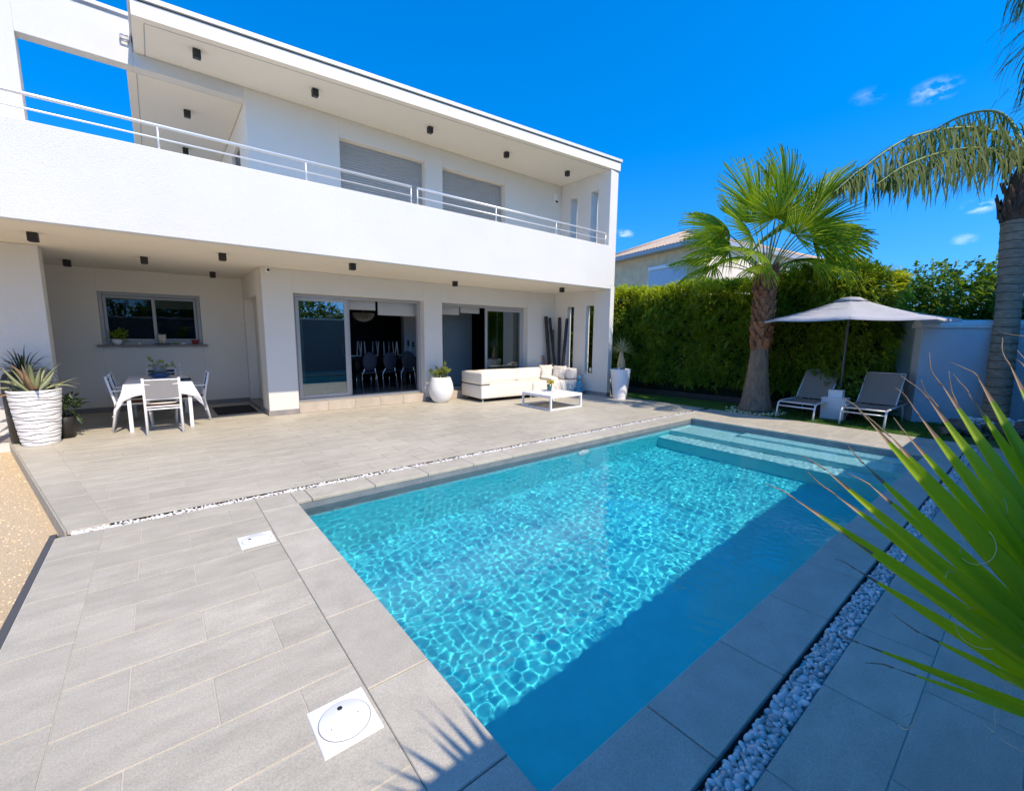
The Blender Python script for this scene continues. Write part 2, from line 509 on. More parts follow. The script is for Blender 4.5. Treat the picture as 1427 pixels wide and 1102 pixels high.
M['ochre_light'] = mat('pale_ochre_render', (.74, .65, .52), .9, nscale=2.5, namt=.06, bscale=40, bamt=.01)
M['terracotta'] = mat('pale_terracotta_tile', (.50, .35, .23), .85, nscale=7, col2=(.70, .54, .38), bscale=30, bamt=.01)
M['blue_shutter'] = mat('pale_blue_shutter', (.45, .56, .66), .5, nscale=3, namt=.03)
M['bamboo'] = mat('black_bamboo', (.016, .014, .016), .35, nscale=6, namt=.4)
M['brown_cane'] = mat('brown_cane', (.20, .10, .06), .6, nscale=9, namt=.4)
M['statue'] = mat('turquoise_glazed_ceramic', (.05, .24, .36), .3, nscale=16, col2=(.14, .42, .55))
M['bluebowl'] = mat('blue_ceramic', (.05, .10, .22), .3, nscale=8, namt=.2)
M['mat'] = mat('black_coir', (.018, .017, .017), .98, nscale=80, namt=.5, bscale=150, bamt=.01)
M['pot_white'] = mat('matt_white_ceramic', (.83, .82, .80), .55, nscale=5, namt=.02)
M['groove'] = mat('dark_groove', (.16, .15, .14), .9)
M['red_pot'] = mat('red_clay', (.30, .05, .03), .6, nscale=10, namt=.2)
M['wax'] = mat('cream_wax', (.75, .66, .52), .5, nscale=12, namt=.1)
M['sling'] = mat('taupe_lounger_sling', (.26, .225, .19), .75, nscale=260, namt=.25)
M['lounger_frame'] = mat('pale_grey_aluminium', (.72, .73, .74), .35, .2)
M['cushion'] = mat('patterned_cushion_fabric', (.82, .78, .70), .85, nscale=16, col2=(.45, .40, .36))
M['cushion_plain'] = mat('ivory_cushion_fabric', (.82, .77, .67), .85, nscale=40, namt=.04)
M['crystal'] = mat('crystal_pendant', (.70, .64, .52), .15, 0.5, nscale=30, namt=.3)
M['darkred'] = mat('alarm_dark_lens', (.10, .02, .02), .3)
M['grill'] = mat('white_concrete_cube', (.72, .73, .74), .8, nscale=4, namt=.04, bscale=60, bamt=.003)

# ------------------------------------------------------------------ ground, decks
def clip(poly, a, b, c):
    """keep the part of poly where a*x+b*y<=c"""
    out = []
    for i in range(len(poly)):
        p, q = poly[i], poly[(i + 1) % len(poly)]
        dp, dq = a * p[0] + b * p[1] - c, a * q[0] + b * q[1] - c
        if dp <= 0: out.append(p)
        if (dp < 0 < dq) or (dq < 0 < dp):
            t = dp / (dp - dq)
            out.append((p[0] + t * (q[0] - p[0]), p[1] + t * (q[1] - p[1])))
    return out


def area(poly):
    return sum(poly[i][0] * poly[(i + 1) % len(poly)][1] - poly[(i + 1) % len(poly)][0] * poly[i][1] for i in range(len(poly))) / 2


def tile_field(mb, poly, ox, oy, w, h, gap=.006, z=0.0, along='x', offs=(0, .5)):
    xs = [p[0] for p in poly]; ys = [p[1] for p in poly]
    if along == 'y':
        xs, ys = ys, xs; ox, oy = oy, ox
    n = len(poly)
    j0 = int(math.floor((min(ys) - oy) / h)) - 1; j1 = int(math.ceil((max(ys) - oy) / h)) + 1
    i0 = int(math.floor((min(xs) - ox) / w)) - 1; i1 = int(math.ceil((max(xs) - ox) / w)) + 1
    for j in range(j0, j1):
        for i in range(i0, i1):
            x0 = ox + (i + offs[j % len(offs)]) * w + gap / 2; x1 = x0 + w - gap
            y0 = oy + j * h + gap / 2; y1 = y0 + h - gap
            q = [(x0, y0), (x1, y0), (x1, y1), (x0, y1)]
            if along == 'y': q = [(b, a) for a, b in q][::-1]
            for k in range(n):
                p, r = poly[k], poly[(k + 1) % n]
                a, b = r[1] - p[1], -(r[0] - p[0])
                q = clip(q, a, b, a * p[0] + b * p[1])
                if len(q) < 3: break
            if len(q) >= 3:
                # drop near-duplicate corners
                qq = [q[k] for k in range(len(q)) if math.dist(q[k], q[k - 1]) > 1e-4]
                if len(qq) >= 3 and area(qq) > .0006:
                    mb.prism(qq, z - .02, z + random.uniform(-.0004, .0004), .0018)


def quad_tiles(mb, quads, gap=.006):
    for q in quads:
        c = (sum(p[0] for p in q) / 4, sum(p[1] for p in q) / 4)
        qq = []
        for p in q:
            dx, dy = c[0] - p[0], c[1] - p[1]
            qq.append((p[0] + math.copysign(gap / 2, dx), p[1] + math.copysign(gap / 2, dy)))
        if area(qq) < 0: qq = qq[::-1]
        mb.prism(qq, -.02, 0, .0018)


def edge_x(y): return -0.70 - .238 * (y - 4.92)
def inner_x(y): return -0.43 - .213 * (y - 4.87)


t = MB()
tile_field(t, [(-.43, 4.87), (9.70, 4.87), (9.70, 9.50), (inner_x(9.5), 9.5)], .72, 4.98 - .31 * 20, .605, .31)
ys = [4.87, 5.27, 5.9, 6.55, 7.2, 7.85, 8.5, 9.1, 9.5]
quad_tiles(t, [[(edge_x(a), a), (inner_x(a), a), (inner_x(b), b), (edge_x(b), b)] for a, b in zip(ys[:-1], ys[1:])])
tile_field(t, [(-1.25, 9.5), (1.62, 9.5), (1.62, 9.80), (-1.25, 9.80)], .72, 4.98 - .31 * 20, .605, .31)
tile_field(t, [(-3.2, 9.80), (1.62, 9.80), (1.62, 11.95), (-3.2, 11.95)], .72, 4.98 - .31 * 20, .605, .31)
# tiled face of the raised terrace edge
for a, b in zip(ys[:-1], ys[1:]):
    p, q = Vector((edge_x(a), a)), Vector((edge_x(b), b))
    d = (q - p).normalized(); nrm = Vector((-d.y, d.x)); p = p + d * .003; q = q - d * .003
    t.prism([tuple(p + nrm * .004), tuple(q + nrm * .004), tuple(q + nrm * .016), tuple(p + nrm * .016)][::-1], -.2, -.001)
tag(t.build('terrace', M['tile']), kind='structure')

t = MB()
tile_field(t, [(-.455, -.75), (.62, -.75), (.62, 4.75), (-.455, 4.75)], -.22, 4.24 - .322 * 40, .60, .322)
tile_field(t, [(-.74, -.75), (-.455, -.75), (-.455, 4.75), (-.74, 4.75)], -.74, 4.28 - .62 * 10, .285, .62, offs=(0,))
tile_field(t, [(.62, -.75), (9.7, -.75), (9.7, .50), (.62, .50)], 1.975, .195 - .31 * 10, .65, .31, offs=(.5, 0))
tile_field(t, [(8.60, .63), (9.7, .63), (9.7, 4.75), (8.60, 4.75)], 8.6, .63, .605, .31)
tile_field(t, [(9.36, .50), (9.7, .50), (9.7, .63), (9.36, .63)], 9.36, .50, .605, .31)
tag(t.build('pool_deck', M['tile']), kind='structure')
t = MB()
t.box((-.785, -.9, -.16), (-.742, 4.86, -.003), .003)
tag(t.build('deck_edging', M['alu_dark']), kind='structure')

t = MB()
def slab(poly): t.prism(poly, -.40, -.0045)
slab([(edge_x(4.87), 4.87), (9.7, 4.87), (9.7, 9.55), (edge_x(9.55), 9.55)])
slab([(-3.2, 9.56), (1.62, 9.56), (1.62, 11.95), (-3.2, 11.95)])
slab([(-.742, -.85), (.62, -.85), (.62, 4.75), (-.742, 4.75)])
slab([(.62, -.85), (9.7, -.85), (9.7, .50), (.62, .50)])
slab([(8.3, .63), (9.7, .63), (9.7, 4.75), (8.3, 4.75)])
slab([(9.36, .501), (9.7, .501), (9.7, .629), (9.36, .629)])
tag(t.build('deck_bed', M['grout']), kind='structure')

t = MB()
t.box((-60, 4.4, -.5), (-.80, 60, -.15)); t.box((-60, -60, -.5), (-.80, 4.38, -.135))
tag(t.build('gravel_ground', M['gravel']), kind='structure')
t = MB()
BIG = 1500
for a, b in (((-BIG, -BIG), (BIG, .2)), ((-BIG, 5.2), (BIG, BIG)), ((-BIG, .2), (.3, 5.2)), ((9.0, .2), (BIG, 5.2))):
    t.add([(a[0], a[1], -.45), (b[0], a[1], -.45), (b[0], b[1], -.45), (a[0], b[1], -.45)], [(0, 1, 2, 3)])
tag(t.build('ground', M['earth']), kind='structure')
# garden soil + lawn base on the right
t = MB()
t.box((9.702, -2.5, -.4), (22, 1.25, -.03)); t.box((9.702, 1.25, -.4), (22, 14, -.012))
tag(t.build('lawn', M['turf']), kind='structure')

# loose small stones over the sandy ground
def pebble_mesh(name, spots, m, seed, sub=1, kind='stuff', smooth=True):
    """spots: (x,y,z,size). Rounded flattened stones, all different"""
    rng = np.random.default_rng(seed)
    bm = bmesh.new(); bmesh.ops.create_icosphere(bm, subdivisions=sub, radius=1)
    bv = np.array([v.co[:] for v in bm.verts]); bf = np.array([[v.index for v in f.verts] for f in bm.faces]); bm.free()
    V = []; F = []
    for k, (x, y, z, s) in enumerate(spots):
        q = Quaternion((rng.normal(), rng.normal() * .35, rng.normal() * .35, rng.normal())).normalized()
        a = np.array(q.to_matrix())
        sc = np.array([s * rng.uniform(.8, 1.25), s * rng.uniform(.6, .95), s * rng.uniform(.42, .68)])
        d = rng.normal(size=3) * 1.3
        w = bv * (1 + .13 * np.sin(bv @ d * 1.6 + rng.uniform(0, 6)))[:, None]
        V.append((w * sc) @ a.T + (x, y, z)); F.append(bf + k * len(bv))
    V = np.concatenate(V); F = np.concatenate(F)
    return np_mesh(name, V, F, m, smooth)


def np_mesh(name, V, F, m, smooth=False, parent=None, mi=None):
    me = bpy.data.meshes.new(name)
    V = np.asarray(V, np.float32); F = np.asarray(F, np.int32)
    n, k = F.shape
    me.vertices.add(len(V)); me.vertices.foreach_set('co', V.ravel())
    me.loops.add(n * k); me.loops.foreach_set('vertex_index', F.ravel())
    me.polygons.add(n); me.polygons.foreach_set('loop_start', np.arange(n, dtype=np.int32) * k)
    me.polygons.foreach_set('use_smooth', np.full(n, smooth))
    for q in (m if isinstance(m, (list, tuple)) else [m]): me.materials.append(q)
    if mi is not None: me.polygons.foreach_set('material_index', np.asarray(mi, np.int32))
    me.update(calc_edges=True)
    o = bpy.data.objects.new(name, me); COL.objects.link(o)
    if parent is not None:
        o.parent = parent; ORG[o.name] = ORG.get(parent.name, Vector())
    return o


rng = np.random.default_rng(3)
sp = []
for _ in range(6500):
    x = -.82 - abs(rng.normal()) * 1.2; y = rng.uniform(1.5, 9.4)
    if x > edge_x(max(y, 4.92)) - .03 and y > 4.8: continue
    sp.append((x, y, (-.15 if y > 4.4 else -.135) + .002, rng.uniform(.004, .011)))
o = pebble_mesh('gravel', sp, mat('gravel_grit', (.70, .56, .37), .9, island=.35), 5)
tag(o, 'loose sandy grit scattered over the ground beside the terrace', 'gravel', kind='stuff')

# pebble-filled gutters
t = MB()
t.box((.62, .50, -.2), (9.36, .63, -.045)); t.box((edge_x(4.87), 4.752, -.2), (9.37, 4.868, -.03))
tag(t.build('gutter_bed', M['soil']), kind='structure')
t = MB()
t.box((.62, .628, -.09), (9.36, .633, -.004)); t.box((.62, .497, -.09), (9.36, .502, -.001))
tag(t.build('gutter_trim', M['alu_dark']), kind='structure')
sp = []
for lay, (zz, cnt) in enumerate(((-.034, 1500), (-.016, 1700))):
    for _ in range(cnt):
        x = .62 + 8.72 * rng.random() ** 1.25
        s = rng.uniform(.0095, .0215) * (1 + .25 * (rng.random() < .12))
        y = rng.uniform(.503 + s * .6, .622 - s * .8)
        sp.append((x, y, zz + rng.uniform(-.006, .006), s))
# relax: a few passes of pushing overlapping top stones apart
P = np.array(sp)
for it in range(14):
    order = np.argsort(P[:, 0]); P = P[order]
    for sh in range(1, 14):
        d = P[sh:, :3] - P[:-sh, :3]; dist = np.linalg.norm(d * [1, 1, 1.3], axis=1) + 1e-6
        ov = np.clip((P[sh:, 3] + P[:-sh, 3]) * .80 - dist, 0, .01)
        mv = d / dist[:, None] * ov[:, None] * .35
        mv[:, 2] *= .4
        P[sh:, :3] += mv; P[:-sh, :3] -= mv
    P[:, 1] = np.clip(P[:, 1], .503 + P[:, 3] * .7, .618 - P[:, 3] * .7)
    P[:, 2] = np.clip(P[:, 2], -.04, -.010)
o = pebble_mesh('pebbles', P.tolist(), M['pebble'], 11, sub=2)
tag(o, 'grey and white rounded pebbles filling the shaded gutter along the near pool side', 'pebbles', kind='stuff')
sp = []
for _ in range(3600):
    x = edge_x(4.87) + .03 + (9.37 - edge_x(4.87) - .05) * rng.random() ** 1.15
    sp.append((x, rng.uniform(4.765, 4.855), rng.uniform(-.028, -.004), rng.uniform(.007, .0145)))
o = pebble_mesh('pebbles', sp, M['pebble_white'], 12)
tag(o, 'small bright white pebbles in the narrow gutter between terrace and pool', 'pebbles', kind='stuff')

# ------------------------------------------------------------------ swimming pool
pool = thing('swimming_pool', 'rectangular pool with grey stone coping, turquoise water and wide steps at its far end', 'pool', (4.6, 2.7, 0))
X0, X1, Y0, Y1, ZB = .93, 8.28, .95, 4.43, -1.32
t = MB()
def run(a, b, step, first):
    c = [a]; q = first
    while q < b - .02:
        if q > a + .02: c.append(q)
        q += step
    return c + [b]
cy = run(.63, 4.75, .64, 1.15)
for a, b in zip(cy[:-1], cy[1:]): t.box((.623, a + .003, -.035), (X0, b - .003, 0), .004)
cx = run(X0, 8.6, .64, 1.07)
for a, b in zip(cx[:-1], cx[1:]): t.box((a + .003, Y1, -.035), (b - .003, 4.748, 0), .004)
cx = run(X0, 8.6, .665, 1.55)
for a, b in zip(cx[:-1], cx[1:]): t.box((a + .003, .634, -.035), (b - .003, Y0, 0), .004)
cy = run(Y0, Y1, .64, 1.5)
for a, b in zip(cy[:-1], cy[1:]): t.box((X1, a + .003, -.035), (8.597, b - .003, 0), .004)
t.build('coping', M['coping'], pool, True)
t = MB()
t.prism([(.625, .636), (8.59, .636), (8.59, Y0), (.625, Y0)], -.3, -.037)
t.prism([(.625, Y1), (8.59, Y1), (8.59, 4.745), (.625, 4.745)], -.3, -.037)
t.prism([(.625, Y0), (X0, Y0), (X0, Y1), (.625, Y1)], -.3, -.037)
t.prism([(X1, Y0), (8.59, Y0), (8.59, Y1), (X1, Y1)], -.3, -.037)
band = t.build('waterline_band', M['band'], pool, True)
t = MB()
for lo, hi in (((X0 - .3, Y0 - .3, ZB - .2), (X1 + .3, Y1 + .3, ZB)), ((X0 - .3, Y0 - .3, ZB), (X1 + .3, Y0 - .003, -.302)), ((X0 - .3, Y1 + .003, ZB), (X1 + .3, Y1 + .3, -.302)),
               ((X0 - .3, Y0 - .002, ZB), (X0 - .003, Y1 + .002, -.302)), ((X1 + .003, Y0 - .002, ZB), (X1 + .3, Y1 + .002, -.302))):
    t.box(lo, hi)
basin = t.build('basin', M['liner'], pool, True)
t = MB()
t.box((7.52, Y0 - .01, ZB - .01), (X1 + .01, Y1 + .01, -.36), .01)
M['step'] = mat('pool_step_shallow_look', (.42, .72, .74), .7, nscale=5, namt=.06)  # paler than the basin: the lighter look of shallow water put into the colour
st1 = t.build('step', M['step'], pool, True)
t = MB()
t.box((7.12, Y0 - .012, ZB - .012), (7.519, Y1 + .012, -.68), .01)
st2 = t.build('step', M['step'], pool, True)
t = MB()
t.box((7.98, Y0 - .013, -.37), (X1 + .012, 3.35, -.19), .01)
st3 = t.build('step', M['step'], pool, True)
lt = MB()
lt.lathe([(.135, 0), (.135, .02), (.12, .035), (.02, .042)], 28)
Mx = Matrix.Translation((5.05, Y1 - .003, -.42)) @ Matrix.Rotation(R(90), 4, 'X')
lt.v = [tuple(Mx @ Vector(v)) for v in lt.v]
pl = lt.build('pool_light', M['plastic'], pool, True)
for o in (band, basin, st1, st2, st3, pl):
    o.cycles.is_caustics_receiver = True

# water: a rippled surface; the sun through it makes the light net on the floor
nx, ny = 1400, 664
xs = np.linspace(X0 + .001, X1 - .001, nx); ysw = np.linspace(Y0 + .001, Y1 - .001, ny)
XX, YY = np.meshgrid(xs, ysw, indexing='ij'); ZZ = np.zeros_like(XX)
wr_ = np.random.default_rng(21)
for i in range(80):
    lam = wr_.uniform(.038, .115); th = wr_.uniform(0, 2 * PI); kk = 2 * PI / lam
    ZZ += .0085 * lam ** 2 * np.sin(kk * (math.cos(th) * XX + math.sin(th) * YY) + wr_.uniform(0, 6.28)) * wr_.uniform(.4, 1)
for i in range(10):
    lam = wr_.uniform(.5, 1.4); th = wr_.uniform(0, 2 * PI); kk = 2 * PI / lam
    ZZ += .00035 * lam * np.sin(kk * (math.cos(th) * XX + math.sin(th) * YY) + wr_.uniform(0, 6.28))
V = np.stack([XX, YY, ZZ - .095], -1).reshape(-1, 3)
ix = np.arange(nx * ny).reshape(nx, ny)
F = np.stack([ix[:-1, :-1], ix[1:, :-1], ix[1:, 1:], ix[:-1, 1:]], -1).reshape(-1, 4)
wm = bpy.data.materials.new('pool_water'); wm.use_nodes = True
b_ = wm.node_tree.nodes['Principled BSDF']
b_.inputs['Base Color'].default_value = (.80, .97, 1, 1); b_.inputs['Roughness'].default_value = 0
b_.inputs['IOR'].default_value = 1.33; b_.inputs['Transmission Weight'].default_value = 1
water = np_mesh('water', V, F, wm, True)
tag(water, kind='structure')
water.cycles.is_caustics_caster = True

# skimmer covers set in the deck
def skimmer(x0, y0, x1, y1, label, hole, dots):
    e = thing('skimmer_cover', label, 'pool cover', ((x0 + x1) / 2, (y0 + y1) / 2, 0), 0, 'white pool covers in the deck')
    w, h = (x1 - x0) / 2, (y1 - y0) / 2
    m = MB(); m.box((-w, -h, -.02), (w, h, .006), .003); m.build('frame', M['plastic'], e)
    m = MB()
    r = min(w, h) * .86
    m.lathe([(r, .0), (r, .0085), (r - .003, .0105), (.001, .0105)], 48)
    l = m.build('lid', M['plastic'], e)
    m = MB(); m.lathe([(r + .0028, .001), (r + .0028, .0068), (r + .0003, .0068), (r + .0003, .001)], 48); m.build('seam', M['groove'], e)
    m = MB()
    m.lathe([(.011, .009), (.011, .0112), (.001, .0112)], 14, (hole[0], hole[1], 0))
    m.build('finger_hole', M['black'], l)
    for d in dots:
        m = MB(); m.lathe([(.0025, .009), (.0025, .0112), (.0005, .0112)], 8, (d[0], d[1], 0))
        m.build('screw', M['black'], l)
    return e
skimmer(.37, 1.56, .605, 1.82, 'square white plastic cover with a round lid and dark finger hole, on the near deck', (.0, .065), ((-.06, -.02), (.055, .0)))
skimmer(.37, 3.645, .605, 3.875, 'smaller-looking white square cover in the deck by the far left pool corner', (-.045, .02), ((.05, -.02),))

# ------------------------------------------------------------------ white villa
villa = thing('villa', 'white two-storey flat-roofed house with long balcony parapet facing the pool', 'house', (4, 9.55, 0))
def vpart(name, m, boxes, parent=None, b=0.004):
    t = MB()
    for lo, hi in boxes: t.box(lo, hi, b)
    return t.build(name, m, parent or villa, True)

FY = 9.55
vpart('facade_wall', M['stucco'], [((1.62, FY, -.2), (2.16, FY + .3, 2.858)), ((2.1605, FY, 2.42), (5.0195, FY + .3, 2.858)), ((5.02, FY, -.2), (5.52, FY + .3, 2.858)),
                                   ((5.5205, FY, 2.41), (8.3295, FY + .3, 2.858)), ((8.33, FY, -.2), (9.398, FY + .3, 2.858))])
vpart('pier_wall', M['stucco'], [((-7, 9.5, -.3), (-1.25, 9.80, 2.858))], b=.008)
vpart('recess_wall', M['smooth_white'], [((-3.3, 11.95, -.2), (-.85, 12.25, 2.858)), ((.80, 11.95, -.2), (1.92, 12.25, 2.858)), ((-.8495, 11.95, 2.41), (.7995, 12.25, 2.858)), ((-.8495, 11.95, -.2), (.7995, 12.25, 1.32)),
                                         ((1.62, 9.851, -.2), (1.92, 10.2, 2.858)), ((1.62, 11.75, -.2), (1.92, 11.949, 2.858)), ((1.62, 10.2005, 2.38), (1.92, 11.7495, 2.858)), ((-3.3, 9.801, -.2), (-3.1, 11.949, 2.858))])
vpart('ceiling', M['ceiling'], [((-7, 7.632, 2.86), (9.398, 14.2, 3.02))], b=0)
vpart('parapet', M['stucco'], [((-7, 7.48, 2.852), (9.3985, 7.63, 3.94))], b=.01)

# right end wall: two stacked pieces with slit openings
def slit_wall(name, x0, x1, ya, yb, z0, z1, slits):
    bx = []; c = ya
    for (a, b, zb, zt) in slits:
        bx.append(((x0, c, z0), (x1, a, z1))); bx.append(((x0, a + .0004, z0), (x1, b - .0004, zb))); bx.append(((x0, a + .0004, zt), (x1, b - .0004, z1))); c = b
    bx.append(((x0, c, z0), (x1, yb, z1)))
    return vpart(name, M['stucco'], bx, b=.003)
slit_wall('end_wall', 9.40, 9.56, 7.48, 14.2, -.2, 2.94, [(8.03, 8.31, .58, 2.46), (8.77, 9.03, .58, 2.46)])
slit_wall('end_wall', 9.25, 9.545, 7.482, 14.2, 2.942, 5.808, [(7.88, 8.12, 3.4, 5.40), (8.61, 8.86, 3.4, 5.38)])
vpart('upper_wall', M['smooth_white'], [((1.5, 9.25, 3.02), (3.09, 9.55, 5.808)), ((3.0905, 9.25, 5.44), (4.9595, 9.55, 5.808)), ((3.0905, 9.25, 3.02), (4.9595, 9.55, 3.15)), ((4.96, 9.25, 3.02), (5.40, 9.55, 5.808)),
                                        ((5.4005, 9.25, 5.43), (7.2395, 9.55, 5.808)), ((5.4005, 9.25, 3.02), (7.2395, 9.55, 3.15)), ((7.24, 9.25, 3.02), (9.249, 9.55, 5.808)),
                                        ((1.5, 9.551, 3.02), (1.75, 10.1, 5.6)), ((1.5, 11.1, 3.02), (1.75, 14.2, 5.6)), ((1.5, 10.1005, 5.22), (1.75, 11.0995, 5.6)), ((-.04, 14.0, 3.02), (1.499, 14.2, 5.6))])
vpart('screen_wall', M['stucco'], [((-7, 9.25, 3.02), (-1.17, 9.45, 6.25)), ((-1.1695, 9.25, 5.61), (.05, 9.45, 6.25)), ((.0505, 9.25, 5.61), (1.499, 9.45, 5.808))])
vpart('loggia_ceiling', M['ceiling'], [((-.04, 9.451, 5.605), (1.499, 14.2, 5.75))])
vpart('loggia_door', M['alu_dark'], [((1.56, 10.1005, 3.02), (1.6, 11.0995, 5.22))])
t = MB()
t.prism([(.07, 8.22), (9.56, 7.44), (9.56, 14.3), (.07, 14.3)], 5.81, 6.0)
t.build('roof', M['smooth_white'], villa, True)
t = MB()
t.prism([(.04, 8.19), (9.59, 7.405), (9.59, 14.33), (.04, 14.33)], 6.022, 6.085, .006)
t.build('roof_cap', M['cap'], villa, True)
t = MB()
t.prism([(.085, 8.235), (9.545, 7.455), (9.545, 14.29), (.085, 14.29)], 6.0005, 6.0215)
t.build('roof_joint', M['black'], villa, True)
t = MB()
def dline(a, b, w, z):
    a, b = Vector(a), Vector(b); d = (b - a).normalized(); n = Vector((-d.y, d.x)) * w / 2
    t.prism([tuple(a + n), tuple(a - n), tuple(b - n), tuple(b + n)], z - .003, z + .002)
dline((.20, 8.34), (9.20, 7.60), .012, 5.81); dline((.20, 8.352), (.20, 9.249), .012, 5.81); dline((.08, 9.46), (.08, 13.99), .012, 5.605)
t.build('drip_groove', M['zinc'], villa, True)
vpart('screen_cap', M['cap'], [((-7, 9.21, 6.275), (.049, 9.49, 6.33))])
vpart('screen_joint', M['zinc'], [((-7, 9.235, 6.2505), (.049, 9.47, 6.2745))])
t = MB()
for p, q in (((-.07, 9.21, 5.91), (-.07, 9.21, 5.99)), ((-.07, 9.21, 5.99), (.02, 9.21, 5.99)), ((.02, 9.21, 5.99), (.02, 9.21, 5.91)), ((.02, 9.21, 5.91), (-.07, 9.21, 5.91)), ((.02, 9.26, 5.95), (.02, 9.2, 5.95))):
    t.tube([p, q], .011, 6)
t.build('wall_bracket', M['zinc'], villa, True)
# grey tile skirting, door sill blocks
sk = [((1.60, FY - .012, 0), (2.158, FY - .0005, .10)), ((5.022, FY - .012, 0), (5.518, FY - .0005, .10)), ((8.332, FY - .012, 0), (9.388, FY - .0005, .10)),
      ((9.388, 7.47, 0), (9.3995, FY - .013, .10)), ((9.388, 7.468, 0), (9.572, 7.4795, .10)),
      ((-7, 9.488, -.0), (-1.238, 9.4995, .10)), ((-1.2495, 9.5, 0), (-1.238, 9.80, .10)), ((-3.1, 11.938, 0), (1.61, 11.9495, .10)), ((1.608, FY - .0005, 0), (1.6195, 10.19, .10)), ((1.608, 11.76, 0), (1.6195, 11.937, .10))]
for q in sk: vpart('skirting', M['skirt'], [q], b=.002)
for x0, x1 in ((2.162, 5.018), (5.522, 8.328)):
    t = MB(); n = 5
    for i in range(n):
        a, b = x0 + (x1 - x0) * i / n, x0 + (x1 - x0) * (i + 1) / n
        t.box((a + .002, FY - .01, 0), (b - .002, FY + .2, .195), .003)
    t.build('door_sill', M['tile_warm'], villa, True)
vpart('recess_step', M['skirt'], [((1.58, 10.2, 0), (1.92, 11.75, .09))])
sd = vpart('side_door', M['smooth_white'], [((1.80, 10.2005, .09), (1.84, 11.7495, 2.38))])
t = MB(); t.box((1.775, 10.36, 1.05), (1.80, 10.40, 1.25), .004); t.tube([(1.77, 10.38, 1.15), (1.745, 10.38, 1.15), (1.745, 10.50, 1.15)], .009, 8); t.build('handle', M['alu'], sd, True)
vpart('interior_floor', M['int_floor'], [((1.92, FY + .2005, -.2), (9.398, 14.2, .19))], b=0)
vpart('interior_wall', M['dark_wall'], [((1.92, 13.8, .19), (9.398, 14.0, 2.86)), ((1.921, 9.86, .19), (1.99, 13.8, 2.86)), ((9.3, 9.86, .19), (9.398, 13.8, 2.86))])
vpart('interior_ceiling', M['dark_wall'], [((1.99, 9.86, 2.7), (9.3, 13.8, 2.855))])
vpart('pale_partition', M['int_light'], [((5.74, 12.2, .19), (6.9, 12.4, 2.7))])
vpart('grey_partition', M['int_grey'], [((6.32, 10.9, .19), (7.3, 11.1, 2.7))])
vpart('wall_socket', M['black'], [((5.84, 12.192, 1.28), (5.9, 12.199, 1.45))])
vpart('wall_socket', M['black'], [((6.0, 12.192, 1.24), (6.06, 12.199, 1.42))])
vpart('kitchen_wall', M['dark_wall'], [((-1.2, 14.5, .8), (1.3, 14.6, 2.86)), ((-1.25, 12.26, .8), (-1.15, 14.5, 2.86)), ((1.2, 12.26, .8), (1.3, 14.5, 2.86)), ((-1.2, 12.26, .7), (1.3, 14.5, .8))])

def frame_boxes(x0, x1, z0, z1, y0, y1, w):
    return [((x0, y0, z0), (x0 + w, y1, z1)), ((x1 - w, y0, z0), (x1, y1, z1)), ((x0 + w + .0005, y0, z1 - w), (x1 - w - .0005, y1, z1)), ((x0 + w + .0005, y0, z0), (x1 - w - .0005, y1, z0 + w))]

def leaf(parent, x0, x1, z0, z1, y, w=.07, glass='glass_dark'):  # a glazed leaf
    l = vpart('leaf', M['alu'], frame_boxes(x0, x1, z0, z1, y, y + .04, w), parent, .004)
    vpart('pane', M[glass], [((x0 + w - .005, y + .016, z0 + w - .005), (x1 - w + .005, y + .022, z1 - w + .005))], parent, 0)
    return l

# sliding doors
d1 = vpart('sliding_door', M['alu'], frame_boxes(2.1615, 5.0185, .196, 2.419, 9.751, 9.87, .06), None, .005)
leaf(d1, 2.23, 3.28, .262, 2.355, 9.762)
leaf(d1, 2.30, 3.34, .263, 2.354, 9.815, glass='glass')
vpart('vent', M['black'], [((2.55, 9.755, 2.375), (2.98, 9.7615, 2.395))], d1)
vpart('roller_blind', M['shutter'], [((3.32, 9.93, 2.16), (3.98, 9.95, 2.7))], d1)
vpart('roller_blind', M['shutter'], [((4.04, 9.93, 2.06), (5.0, 9.95, 2.7))], d1)
d2 = vpart('sliding_door', M['alu'], frame_boxes(5.5215, 8.3285, .196, 2.409, 9.752, 9.87, .06), None, .005)
leaf(d2, 6.98, 8.28, .262, 2.345, 9.763)
leaf(d2, 7.10, 7.46, .263, 2.344, 9.816, glass='glass_dark', w=.05)
vpart('vent', M['black'], [((7.7, 9.755, 2.362), (8.1, 9.7615, 2.382))], d2)
vpart('roller_blind', M['shutter'], [((5.6, 9.93, 2.14), (6.25, 9.95, 2.7))], d2)
vpart('roller_blind', M['shutter'], [((6.29, 9.93, 2.2), (6.9, 9.95, 2.7))], d2)
# kitchen window
kw = vpart('kitchen_window', M['alu'], frame_boxes(-.849, .799, 1.361, 2.409, 12.02, 12.10, .06), None, .004)
leaf(kw, -.785, .02, 1.425, 2.345, 12.03, .05, 'glass_dim')
leaf(kw, -.02, .735, 1.426, 2.344, 12.072, .05, 'glass_dim')
vpart('blind', M['shutter'], [((-.72, 12.14, 2.26), (-.03, 12.15, 2.32))], kw)
vpart('blind', M['mesh_grey'], [((.03, 12.14, 2.12), (.68, 12.15, 2.34))], kw)
vpart('sill', M['skirt'], [((-.93, 11.86, 1.322), (.87, 12.04, 1.36))], kw)
